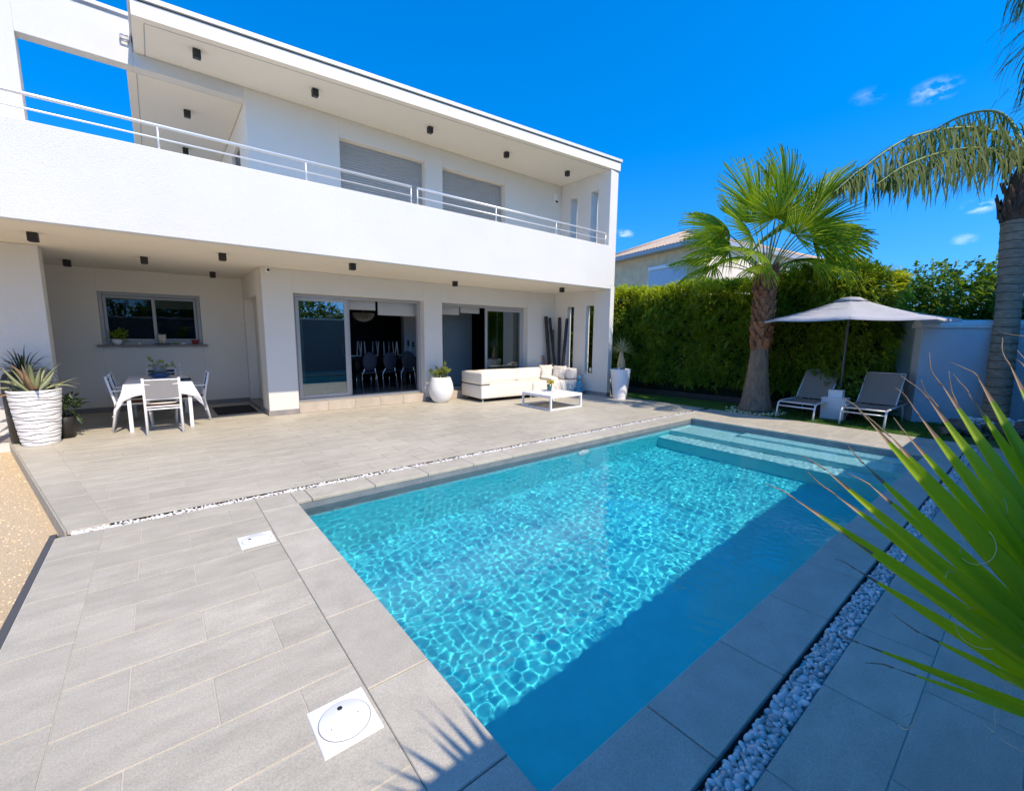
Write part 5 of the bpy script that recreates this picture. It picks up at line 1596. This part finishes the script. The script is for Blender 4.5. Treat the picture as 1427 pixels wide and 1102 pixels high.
# cloth: top sheet with a hanging hem that dips at the corners
vs = []; fs = []; nu = 24; nv_ = 40; zc = TH + .004
crn = np.random.default_rng(3)
gx = np.linspace(-HX - .27, HX + .27, 44); gy = np.linspace(-HY - .27, HY + .27, 76)
for y in gy:
    for x in gx:
        ox, oy = max(0, abs(x) - HX - .006), max(0, abs(y) - HY - .006)
        px_, py_ = math.copysign(min(abs(x), HX + .006), x), math.copysign(min(abs(y), HY + .006), y)
        drop = ox + oy if ox * oy > 0 else ox * (.68 + .32 * min(1, abs(y) / HY) ** 4) + oy * (.68 + .32 * min(1, abs(x) / HX) ** 4)
        wob = .022 * math.sin(y * 13 + x * 3) * min(1, ox / .15) if ox > oy else .022 * math.sin(x * 15 + y * 2) * min(1, oy / .15)
        fl = .10 * drop + wob * 1.3
        if ox * oy > 0:
            k = ox / (ox + oy); px_ += math.copysign(fl * 1.0 + .05 * k * (1 - k) * 4 * drop / .3, x); py_ += math.copysign(fl * 1.0 + .05 * k * (1 - k) * 4 * drop / .3, y)
        elif ox > 0: px_ += math.copysign(fl, x)
        elif oy > 0: py_ += math.copysign(fl, y)
        zz_ = zc - drop * .97 + .003 * math.sin(x * 9) * math.sin(y * 7)
        vs.append((px_, py_, max(zz_, .3) if drop > 0 else zc + .0015 * math.sin(x * 11 + 1) * math.sin(y * 8)))
for j in range(75):
    for i in range(43): fs.append((j * 44 + i, j * 44 + i + 1, (j + 1) * 44 + i + 1, (j + 1) * 44 + i))
t = MB(); t.add([(x + TX, y + TY, z) for x, y, z in vs], fs, True)
cl = t.build('tablecloth', M['cloth'], None, recalc=False)
tag(cl, 'white tablecloth with low-hanging corners draped over the dining table', 'tablecloth')
md = cl.modifiers.new('thickness', 'SOLIDIFY'); md.thickness = .002

def garden_chair():
    e = thing('garden_chair', 'x', 'chair', (0, 0, 0), 0, 'white framed chairs round the dining table')
    w = .225
    for s in (-1, 1):
        t = MB(); t.tube([(s * w, -.27, 0), (s * w, -.20, .42), (s * w, -.21, .50), (s * w, -.29, .90)], .018, 8); t.build('rear_leg', M['white_metal'], e)
        t = MB(); t.tube([(s * w, .24, 0), (s * w, .20, .43), (s * w, .19, .66)], .016, 8); t.build('front_leg', M['white_metal'], e)
        t = MB(); t.box((s * w - .022, -.235, .655), (s * w + .022, .22, .675), .006); t.build('armrest', M['white_metal'], e)
    t = MB()
    t.tube([(-w, -.205, .44), (-w, .20, .44)], .013, 8); t.tube([(w, -.205, .44), (w, .20, .44)], .013, 8); t.tube([(-w, .20, .44), (w, .20, .44)], .012, 8); t.tube([(-w, -.205, .40), (w, -.205, .40)], .012, 8); t.tube([(-w, -.2, .44), (w, -.2, .44)], .012, 8)
    t.build('seat_frame', M['white_metal'], e)
    t = MB(); t.tube([(-w, -.285, .87), (w, -.285, .87)], .013, 8); t.tube([(-w, -.272, .80), (w, -.272, .80)], .010, 8); t.tube([(-w, -.225, .56), (w, -.225, .56)], .010, 8)
    t.build('back_rail', M['white_metal'], e)
    t = MB(); n_ = 8; vs = []
    for i in range(n_ + 1):
        for j in range(5):
            u = j / 4 * 2 - 1; z = .57 + .30 * i / n_; y = -.226 - .06 * i / n_ - .018 * (1 - u * u); vs.append((u * (w - .012), y, z))
    t.add(vs, [(i * 5 + j, i * 5 + j + 1, (i + 1) * 5 + j + 1, (i + 1) * 5 + j) for i in range(n_) for j in range(4)], True); t.build('backrest', M['mesh_grey'], e, recalc=False)
    t = MB(); vs = []
    for i in range(n_ + 1):
        for j in range(5):
            u = j / 4 * 2 - 1; vs.append((u * (w - .012), -.20 + .40 * i / n_, .448 - .014 * (1 - u * u)))
    t.add(vs, [(i * 5 + j, i * 5 + j + 1, (i + 1) * 5 + j + 1, (i + 1) * 5 + j) for i in range(n_) for j in range(4)], True); t.build('seat', M['brown_cane'], e, recalc=False)
    return e
ch0 = garden_chair()
for k, (x, y, rz, lb) in enumerate(((0.0, 9.06, 0, 'white chair with grey sling, its back to the pool at the near table end'), (-.40, 9.68, R(-90), 'white chair at the left side of the dining table, nearer the pool'),
                                    (-.40, 10.35, R(-90), 'white chair at the left side of the dining table, nearer the window wall'), (.40, 9.95, R(90), 'white chair at the right side of the dining table, by the doormat'),
                                    (.02, 11.08, R(180), 'white chair at the far table end below the kitchen window'))):
    c = ch0 if k == 0 else copy_tree(ch0)
    c.location = (x, y, 0); c.rotation_euler = (0, 0, rz); c['label'] = lb
    if k:
        for p in c.children:
            if p.name.startswith('backrest'):
                p.data = p.data.copy() if k == 1 else p.data
for c in [o for o in COL.objects if o.name.startswith('garden_chair.')]:
    for p in c.children:
        if p.name.startswith('backrest'):
            p.data = p.data.copy(); p.data.materials[0] = M['mesh_dark']
Zt = TH + .008
bw = thing('bowl', 'wide blue ceramic bowl in the middle of the white tablecloth', 'bowl', (.0, 10.35, Zt))
t = MB(); t.lathe([(.08, 0), (.13, .02), (.165, .075), (.158, .078), (.12, .03), (.01, .02)], 32); t.build('body', M['bluebowl'], bw)
vz = thing('ice_bucket', 'silvery bucket holding leafy sprigs, set in the blue bowl', 'bucket', (.0, 10.35, Zt + .022))
t = MB(); t.lathe([(.085, 0), (.105, .20), (.112, .215), (.106, .213), (.098, .19), (.08, .06), (.01, .055)], 28); t.build('body', M['zinc'], vz)
rg = np.random.default_rng(80); P_ = rg.normal(size=(26, 3)) * (.09, .09, .05) + (0, 0, .2); Nn = P_ - (0, 0, .1); Nn /= np.linalg.norm(Nn, axis=1, keepdims=True)
V, F = leaf_cloud(rg, P_, Nn, 5, .07, .014, .4, .6, .05); np_mesh('foliage', V, F, M['hedge'], False, vz)
cs1 = thing('candlestick', 'slim clear candlestick near the right edge of the dining table', 'candlestick', (.30, 10.4, Zt))
t = MB(); t.lathe([(.045, 0), (.045, .01), (.008, .02), (.008, .13), (.016, .14), (.016, .15), (.003, .15)], 18); t.build('stem', M['steel'], cs1)
t = MB(); t.lathe([(.011, .151), (.010, .25), (.002, .252)], 12); t.build('candle', M['wax'], cs1)
nk = MB(); nk.rbox((.22, 9.5, Zt), (.42, 9.74, Zt + .022), .006, 2); o = nk.build('cloth', M['navy'], None); tag(o, 'folded dark blue cloth on the right corner of the white tablecloth', 'cloth')
dm = MB(); dm.rbox((.82, 10.2, .001), (1.52, 11.3, .016), .006, 2); o = dm.build('doormat', M['mat'], None); tag(o, 'black rectangular doormat on the tiles before the side door', 'doormat')

# kitchen sill
SZ = 1.3605
def lathe_thing(name, label, cat, loc, prof, m, part='body', n=24, group=None):
    e = thing(name, label, cat, loc, 0, group); t = MB(); t.lathe(prof, n); t.build(part, m, e); return e
sp1 = lathe_thing('potted_plant', 'small bushy green plant in a round white pot on the kitchen sill', 'plant', (-.63, 11.93, SZ), [(.045, 0), (.075, .03), (.082, .07), (.07, .11), (.062, .11), (.06, .09), (.01, .085)], M['pot_white'], 'pot')
rg = np.random.default_rng(81); P_ = rg.normal(size=(70, 3)) * (.06, .05, .05) + (.02, 0, .19); Nn = P_ - (0, 0, .08); Nn /= np.linalg.norm(Nn, axis=1, keepdims=True)
V, F = leaf_cloud(rg, P_, Nn, 5, .05, .012, .4, .7, .04); np_mesh('foliage', V, F, M['hedge'], False, sp1)
lathe_thing('tea_light', 'tiny round candle cup alone on the kitchen sill', 'candle', (-.29, 11.92, SZ), [(.025, 0), (.034, .04), (.03, .042), (.025, .03), (.003, .03)], M['wax'])
lathe_thing('tray', 'dark round tray under the candle bundle on the kitchen sill', 'tray', (.09, 11.93, SZ), [(.11, 0), (.15, .018), (.145, .02), (.11, .008), (.01, .008)], M['black'])
cd = thing('candle_bundle', 'bundle of tall cream candles standing on the dark tray', 'candles', (.09, 11.93, SZ + .0085))
for k in range(9):
    a = k * 2 * PI / 8; r = .048 if k < 8 else 0; h = .16 + .05 * random.random(); t = MB(); t.lathe([(.019, 0), (.019, h), (.004, h - .006)], 12, (r * math.cos(a), r * math.sin(a) * .8, 0)); t.build('candle', M['wax'], cd)
lathe_thing('bowl', 'small green bowl on the kitchen sill right of the candles', 'bowl', (.31, 11.92, SZ), [(.03, 0), (.06, .04), (.055, .042), (.03, .01), (.005, .01)], M['fan_stem'])
lathe_thing('bowl', 'small pale bowl on the kitchen sill beside the red pot', 'bowl', (.44, 11.92, SZ), [(.03, 0), (.055, .03), (.05, .032), (.03, .01), (.005, .01)], M['pot_white'])
rp = lathe_thing('flower_pot', 'small red pot at the right end of the kitchen sill', 'pot', (.66, 11.93, SZ), [(.05, 0), (.07, .09), (.075, .10), (.068, .10), (.06, .07), (.005, .07)], M['red_pot'])

# ------------------------------------------------------------------ egg-shaped white pot
eg = thing('planter', 'white egg-shaped planter between both glass doors', 'planter', (5.27, 9.22, 0))
t = MB(); t.lathe([(.155, 0), (.19, .02), (.255, .12), (.295, .25), (.30, .34), (.28, .46), (.245, .56), (.225, .605), (.215, .61), (.205, .60), (.20, .55), (.01, .545)], 48); t.build('pot', M['pot_white'], eg)
t = MB(); t.lathe([(.20, .53), (.20, .57), (.01, .575)], 24); t.build('soil', M['soil'], eg)
pp = thing('plant', 'leafy yellow-green succulent growing in the egg-shaped planter', 'plant', (5.27, 9.22, .56))
rg = np.random.default_rng(83)
for k in range(16):
    a = k * 2.4; r = .03 + .13 * (k / 16); t = MB()
    top = Vector((r * 1.9 * math.cos(a), r * 1.9 * math.sin(a), rg.uniform(.14, .30 if k % 5 else .44)))
    t.tube([(r * math.cos(a), r * math.sin(a), 0), top * .6 + Vector((0, 0, .02)), top], [.008, .007, .004], 6); s_ = t.build('stem', M['fan_stem'], pp)
    Pq = np.array([np.array(top) * q for q in (.5, .65, .8, .9, 1.0, 1.0)]); Nq = rg.normal(size=(6, 3)) + (0, 0, .9); Nq /= np.linalg.norm(Nq, axis=1, keepdims=True)
    V, F = leaf_cloud(rg, Pq, Nq, 4, .085, .017, .15, .7, .02); np_mesh('foliage', V, F, M['fresh'], False, s_)

# ------------------------------------------------------------------ sofa, cushions, coffee table
sf = thing('sofa', 'low cream leather-look sofa with block arms on the terrace, before the right glass door', 'sofa', (7.6, 8.95, 0), R(-3))
x0, x1, yf, yb = -1.60, 1.58, -.52, .46
t = MB(); t.rbox((x0, yf, .09), (-.02, yb, .405), .022, 3, puff=.008); t.build('seat', M['sofa'], sf)
t = MB(); t.rbox((.0, yf, .09), (x1, yb, .405), .022, 3, puff=.008); t.build('seat', M['sofa'], sf)
t = MB(); t.rbox((x0, yf, .425), (x0 + .27, yb, .72), .03, 3, puff=.008); t.build('armrest', M['sofa'], sf)
t = MB(); t.rbox((x1 - .27, yf, .425), (x1, yb, .72), .03, 3, puff=.008); t.build('armrest', M['sofa'], sf)
t = MB(); t.rbox((x0 + .275, yb - .27, .41), (-.012, yb, .715), .03, 3, puff=.012); t.build('backrest', M['sofa'], sf)
t = MB(); t.rbox((-.008, yb - .27, .41), (x1 - .275, yb, .715), .03, 3, puff=.012); t.build('backrest', M['sofa'], sf)
t = MB(); t.box((x0 + .02, yf + .02, .406), (x0 + .25, yb - .02, .424)); t.build('shadow_gap', M['black'], sf)
t = MB(); t.box((x1 - .25, yf + .02, .406), (x1 - .02, yb - .02, .424)); t.build('shadow_gap', M['black'], sf)
t = MB(); t.box((x0 + .05, yf + .05, .07), (x1 - .05, yb - .05, .0895)); t.build('base', M['black'], sf)
for x in (x0 + .10, -.01, x1 - .10):
    for y in (yf + .10, yb - .1):
        t = MB(); t.tube([(x, y, .0695), (x, y, .0)], .022, 12); t.build('foot', M['chrome'], sf)
def pillow(name, label, loc, rot, w, h, th, m, group):
    n_ = 18; vs = []; 
    for sgn in (1, -1):
        for j in range(n_ + 1):
            for i in range(n_ + 1):
                u, v = i / n_ * 2 - 1, j / n_ * 2 - 1
                pin = 1 - .10 * (u * u) * (1 - v * v) - 0; pin2 = 1 - .10 * (v * v) * (1 - u * u)
                z = sgn * th * ((1 - u ** 4) * (1 - v ** 4)) ** .55 * (1 + .05 * math.sin(4 * u + 3 * v))
                vs.append((u * w * (1 - .08 * (1 - abs(v)) * 0 - .07 * (1 - v * v) * (abs(u) > .0) * u * u), v * h * (1 - .07 * (1 - u * u) * v * v), z))
    k = (n_ + 1) ** 2; fs = []
    for sgn in (0, 1):
        for j in range(n_):
            for i in range(n_): fs.append((sgn * k + j * (n_ + 1) + i, sgn * k + j * (n_ + 1) + i + 1, sgn * k + (j + 1) * (n_ + 1) + i + 1, sgn * k + (j + 1) * (n_ + 1) + i))
    t = MB(); t.add(vs, fs, True); o = t.build(name, m, None)
    bm = bmesh.new(); bm.from_mesh(o.data); bmesh.ops.remove_doubles(bm, verts=bm.verts, dist=.0005); bmesh.ops.recalc_face_normals(bm, faces=bm.faces); bm.to_mesh(o.data); bm.free()
    o.location = loc; o.rotation_euler = rot
    return tag(o, label, 'cushion', group)
GC = 'cushions at the right end of the sofa'
pillow('cushion', 'patterned pale cushion leaning upright in the sofa corner', (8.62, 9.03, .60), (R(66), 0, R(-12)), .22, .22, .07, M['cushion'], GC)
pillow('cushion', 'plain ivory cushion lying flat in front of the patterned one', (8.45, 8.74, .462), (R(8), R(4), R(20)), .22, .20, .055, M['cushion_plain'], GC)
pillow('cushion', 'pale patterned cushion leaning on the sofa right arm', (8.80, 8.72, .60), (R(70), 0, R(-70)), .20, .20, .065, M['cushion'], GC)
ct = thing('coffee_table', 'low white open-framed coffee table in front of the sofa', 'coffee table', (7.0, 7.15, 0))
a_, b_2 = .50, .48
t = MB(); t.box((-a_, -b_2, .305), (a_, b_2, .33), .004); t.build('tabletop', M['white_metal'], ct)
for sx in (-1, 1):
    for sy in (-1, 1):
        t = MB(); cx_, cy_ = sx * (a_ - .022), sy * (b_2 - .022); t.box((cx_ - .021, cy_ - .021, 0), (cx_ + .021, cy_ + .021, .3045), .003); t.build('leg', M['white_metal'], ct)
t = MB()
for s in (-1, 1):
    t.box((-a_ + .045, s * (b_2 - .022) - .017, .002), (a_ - .045, s * (b_2 - .022) + .017, .034), .003); t.box((s * (a_ - .022) - .017, -b_2 + .045, .002), (s * (a_ - .022) + .017, b_2 - .045, .034), .003)
    t.box((-a_ + .045, s * (b_2 - .022) - .017, .27), (a_ - .045, s * (b_2 - .022) + .017, .3045), .003); t.box((s * (a_ - .022) - .017, -b_2 + .045, .27), (s * (a_ - .022) + .017, b_2 - .045, .3045), .003)
t.build('frame', M['white_metal'], ct)
lathe_thing('plate', 'shallow pale plate under the flower glass on the coffee table', 'plate', (7.12, 7.36, .3305), [(.10, 0), (.16, .012), (.157, .015), (.10, .005), (.01, .005)], M['pot_white'], n=36)
vs1 = lathe_thing('vase', 'teal glass vase with yellow flowers standing on the plate', 'vase', (7.12, 7.36, .336), [(.05, 0), (.062, .15), (.056, .15), (.05, .02), (.005, .02)], mat('teal_glass', (.03, .12, .13), .1), n=28)
rg = np.random.default_rng(90); P_ = rg.normal(size=(26, 3)) * (.04, .04, .02) + (0, 0, .19); Nn = rg.normal(size=(26, 3)) * .6 + (0, 0, 1); Nn /= np.linalg.norm(Nn, axis=1, keepdims=True)
V, F = leaf_cloud(rg, P_, Nn, 6, .05, .014, .1, .8, .02); np_mesh('flowers', V, F, leaf_mat('yellow_petal', (.35, .33, .03), (.6, .5, .06)), False, vs1)

# statue: seated figure, glazed blue
stt = thing('statue', 'small turquoise seated meditating figure on the floor by the end wall', 'statue', (9.20, 8.32, 0))
t = MB(); t.lathe([(.12, 0), (.125, .03), (.11, .055), (.02, .058)], 28, fn=lambda r, z, a: (r, z)); t.build('base', M['statue'], stt)
t = MB()
t.lathe([(.10, .05), (.15, .075), (.155, .11), (.12, .15), (.09, .19), (.095, .25), (.105, .30), (.09, .335), (.05, .355), (.034, .37), (.03, .385)], 30, fn=lambda r, z, a: (r * (1 + (.16 if z < .15 else 0) * abs(math.sin(a)) - .22 * abs(math.cos(a)) * (z > .15)), z))
t.lathe([(.03, .375), (.050, .395), (.062, .43), (.058, .465), (.04, .495), (.022, .505), (.024, .52), (.015, .54), (.004, .545)], 24)
for s in (-1, 1): t.tube([(-.01, s * .105, .31), (-.05, s * .135, .23), (-.11, s * .09, .155), (-.14, s * .02, .145)], [.036, .032, .026, .024], 10)
for s in (-1, 1): t.tube([(0, s * .12, .10), (-.10, s * .11, .10), (-.15, s * .02, .095)], [.05, .045, .035], 10)
for s in (-1, 1): t.tube([(-.0, s * .060, .455), (.002, s * .064, .42)], [.014, .009], 8)
t.tube([(-.058, 0, .44), (-.07, 0, .425)], [.006, .010], 8)
t.build('figure', M['statue'], stt)

# bamboo poles leaning in the corner
GBm = 'bamboo poles leaning in the corner by the end wall'
def pole(base, top, r, m, label):
    base, top = Vector(base), Vector(top); L = (top - base).length; d = (top - base) / L
    pts = []; rad = []; n_ = int(L / .03)
    node = .27
    for i in range(n_ + 1):
        s = L * i / n_; ph = (s % node) / node; pts.append(base + d * s); rad.append(r * (1 + .10 * math.exp(-((ph - .5) * 14) ** 2)))
    t = MB(); t.tube(pts, rad, 12); o = t.build('bamboo_pole', m, None); return tag(o, label, 'bamboo pole', GBm)
pole((9.10, 9.34, .0), (8.93, 9.44, 2.19), .052, M['bamboo'], 'leftmost thick black bamboo pole in the corner')
pole((9.22, 9.20, .0), (9.10, 9.45, 2.15), .040, M['bamboo'], 'thin black bamboo pole just right of the leftmost thick one')
pole((9.16, 9.08, .0), (9.352, 9.30, 2.16), .045, M['bamboo'], 'black bamboo pole leaning to the right, left of the first slit')
pole((9.06, 8.90, .0), (9.345, 8.98, 2.12), .046, M['bamboo'], 'rightmost black bamboo pole, leaning across the first slit')
pole((9.25, 9.36, .0), (9.28, 9.48, 1.80), .028, M['brown_cane'], 'short reddish brown cane between the black bamboo poles')
pole((8.98, 9.33, .0), (8.88, 9.48, 1.05), .028, M['brown_cane'], 'short brown cane at the left foot of the bamboo group')
tw = MB()
for k in range(12):
    a = random.uniform(0, 6); tw.tube([(9.0, 9.3, 0), (8.95 + .08 * math.cos(a), 9.3 + .06 * math.sin(a), .4), (8.92 + .2 * math.cos(a), 9.3 + .12 * math.sin(a), .75 + .15 * random.random())], [.006, .005, .002], 5)
o = tw.build('twigs', M['brown_cane'], None, recalc=False); tag(o, 'dry brown twigs standing behind the sofa at the foot of the bamboo', 'twigs')
gl = thing('ornament', 'small pale glass ball ornament resting in the second slit opening', 'ornament', (9.48, 8.14, .581))
t = MB(); t.lathe([(.03, 0), (.04, .01), (.02, .03), (.035, .05), (.052, .085), (.052, .115), (.035, .15), (.015, .162), (.005, .165)], 24); t.build('body', M['crystal'], gl)

# potted palm-like succulent outside the end wall
pt = thing('planter', 'tapered white ribbed planter at the house corner', 'planter', (9.36, 7.02, 0))
t = MB(); zs_ = np.linspace(0, .77, 150)
t.lathe([(.172 + .09 * (z / .77) + .0045 * math.sin(z * 2 * PI / .032), z) for z in zs_] + [(.255, .78), (.245, .775), (.24, .70), (.01, .70)], 48); t.build('pot', M['pot_white'], pt)
t = MB(); t.lathe([(.24, .68), (.24, .72), (.01, .73)], 24); t.build('soil', M['soil'], pt)
py_ = thing('succulent_tree', 'spiny succulent with swollen tan trunk and a rosette of narrow leaves in the ribbed planter', 'plant', (9.37, 7.02, .70))
t = MB(); t.lathe([(.075, 0), (.10, .06), (.105, .16), (.09, .28), (.062, .40), (.045, .52), (.04, .56), (.01, .57)], 24, fn=lambda r, z, a: (r * (1 + .05 * math.sin(9 * a + z * 40) * math.sin(z * 70)), z)); t.build('trunk', mat('tan_trunk', (.48, .36, .20), .85, nscale=25, namt=.3, bscale=40, bamt=.02), py_)
for k in range(48):
    az = k * 2.4; f = k / 48
    t = MB(); blade_leaf(t, (.02 * math.cos(az), .02 * math.sin(az), .54), az, R(88 - 92 * f), random.uniform(.30, .40), .014, -random.uniform(.2, .8), 0, 7, .004); t.build('leaf', M['agave'], py_, recalc=False)
st_ = MB(); st_.rbox((9.20, 6.95, .73), (9.26, 7.01, .82), .02, 2); o = st_.build('stone', M['cushion_plain'], None); tag(o, 'small pale stone on the soil of the ribbed planter', 'stone')

# ------------------------------------------------------------------ dining room seen through the open door
FZ = .19
it = thing('dining_table', 'long dark dining table inside the house, upturned chairs on top', 'table', (4.9, 11.75, FZ))
t = MB(); t.box((-1.15, -.40, .76), (1.15, .40, .79), .005); t.build('tabletop', M['black'], it)
for sx in (-1, 1):
    t = MB(); t.box((sx * .85 - .06, -.30, 0), (sx * .85 + .06, .30, .7595), .006); t.build('leg', M['black'], it)
def oval_chair():
    """faces +y"""
    e = thing('dining_chair', 'x', 'chair', (0, 0, 0), 0, 'dark oval-backed chairs at the indoor table')
    t = MB(); t.rbox((-.22, -.20, .42), (.22, .22, .49), .025, 3); t.build('seat', M['navy'], e)
    t = MB(); n_ = 32
    vs = [(0, -.232, .74), (0, -.262, .74)]
    for k in range(n_):
        a = 2 * PI * k / n_; vs += [(.185 * math.cos(a), -.225 - .02 * math.cos(a) ** 2, .74 + .24 * math.sin(a)), (.195 * math.cos(a), -.245, .74 + .25 * math.sin(a)), (.175 * math.cos(a), -.262, .74 + .23 * math.sin(a))]
    fs = []
    for k in range(n_):
        o = 2 + 3 * k; q = 2 + 3 * ((k + 1) % n_); fs += [(0, o, q), (o, o + 1, q + 1, q), (o + 1, o + 2, q + 2, q + 1), (1, q + 2, o + 2)]
    t.add(vs, fs, True); t.build('backrest', M['navy'], e)
    for sx in (-1, 1):
        t = MB(); t.tube([(sx * .19, .19, .42), (sx * .20, .20, .0)], .013, 8); t.build('leg', M['chrome'], e)
        t = MB(); t.tube([(sx * .13, -.25, .56), (sx * .17, -.20, .44), (sx * .19, -.20, .38), (sx * .20, -.27, .0)], .013, 8); t.build('leg', M['chrome'], e)
    return e
oc = oval_chair()
for k, (x, y, rz, lb) in enumerate(((4.16, 11.12, 0, 'left dark oval-backed chair inside, at the near side of the indoor table'), (4.70, 11.15, R(4), 'middle dark oval-backed chair inside, below the row of upturned legs'), (5.25, 11.12, R(-6), 'right dark oval-backed chair inside, closest to the open door jamb'), (3.55, 11.6, R(-90), 'dark chair inside at the left end of the indoor table, half behind glass'))):
    c = oc if k == 0 else copy_tree(oc)
    c.location = (x, y, FZ); c.rotation_euler = (0, 0, rz); c['label'] = lb
def stool_chair():
    e = thing('upturned_chair', 'x', 'chair', (0, 0, 0), 0, 'upturned chairs on the indoor table')
    t = MB(); t.rbox((-.19, -.19, .0), (.19, .19, .05), .015, 2); t.build('seat', M['black'], e)
    t = MB(); t.tube([(-.17, -.17, .07), (.17, -.17, .07)], .012, 7); t.build('stretcher', M['white_metal'], e)
    for sx in (-1, 1):
        for sy in (-1, 1):
            t = MB(); t.tube([(sx * .17, sy * .17, .0505), (sx * .20, sy * .20, .45)], [.017, .011], 8); t.build('leg', M['white_metal'], e)
    return e
uc = stool_chair()
for k, (x, lb) in enumerate(((4.02, 'upturned chair on the indoor table, leftmost'), (4.50, 'upturned chair on the indoor table, second from the left'), (4.98, 'upturned chair on the indoor table, second from the right'), (5.46, 'upturned chair on the indoor table, rightmost'))):
    c = uc if k == 0 else copy_tree(uc)
    c.location = (x, 11.72 + .06 * (k % 2), FZ + .791); c.rotation_euler = (0, 0, R(6 * (k % 3) - 5)); c['label'] = lb
lp = thing('pendant_lamp', 'beaded crystal pendant lamp hanging in the dark dining room', 'lamp', (4.22, 11.35, 2.695))
t = MB(); t.tube([(0, 0, 0), (0, 0, -.54)], .004, 6); t.build('cord', M['alu'], lp)
t = MB(); t.lathe([(.02, 0), (.06, -.0), (.06, -.02), (.01, -.022)], 18); t.build('canopy', M['chrome'], lp)
t = MB()
for i in range(9):
    th_ = PI / 2 * i / 8 * .98; z = -.55 - .19 * math.sin(th_); r = .26 * math.cos(th_)
    n_ = max(5, int(2 * PI * r / .05))
    for k in range(n_):
        a = 2 * PI * (k + .5 * (i % 2)) / n_; t.box((r * math.cos(a) - .016, r * math.sin(a) - .016, z - .016), (r * math.cos(a) + .016, r * math.sin(a) + .016, z + .016), .008)
t.build('shade', M['crystal'], lp)
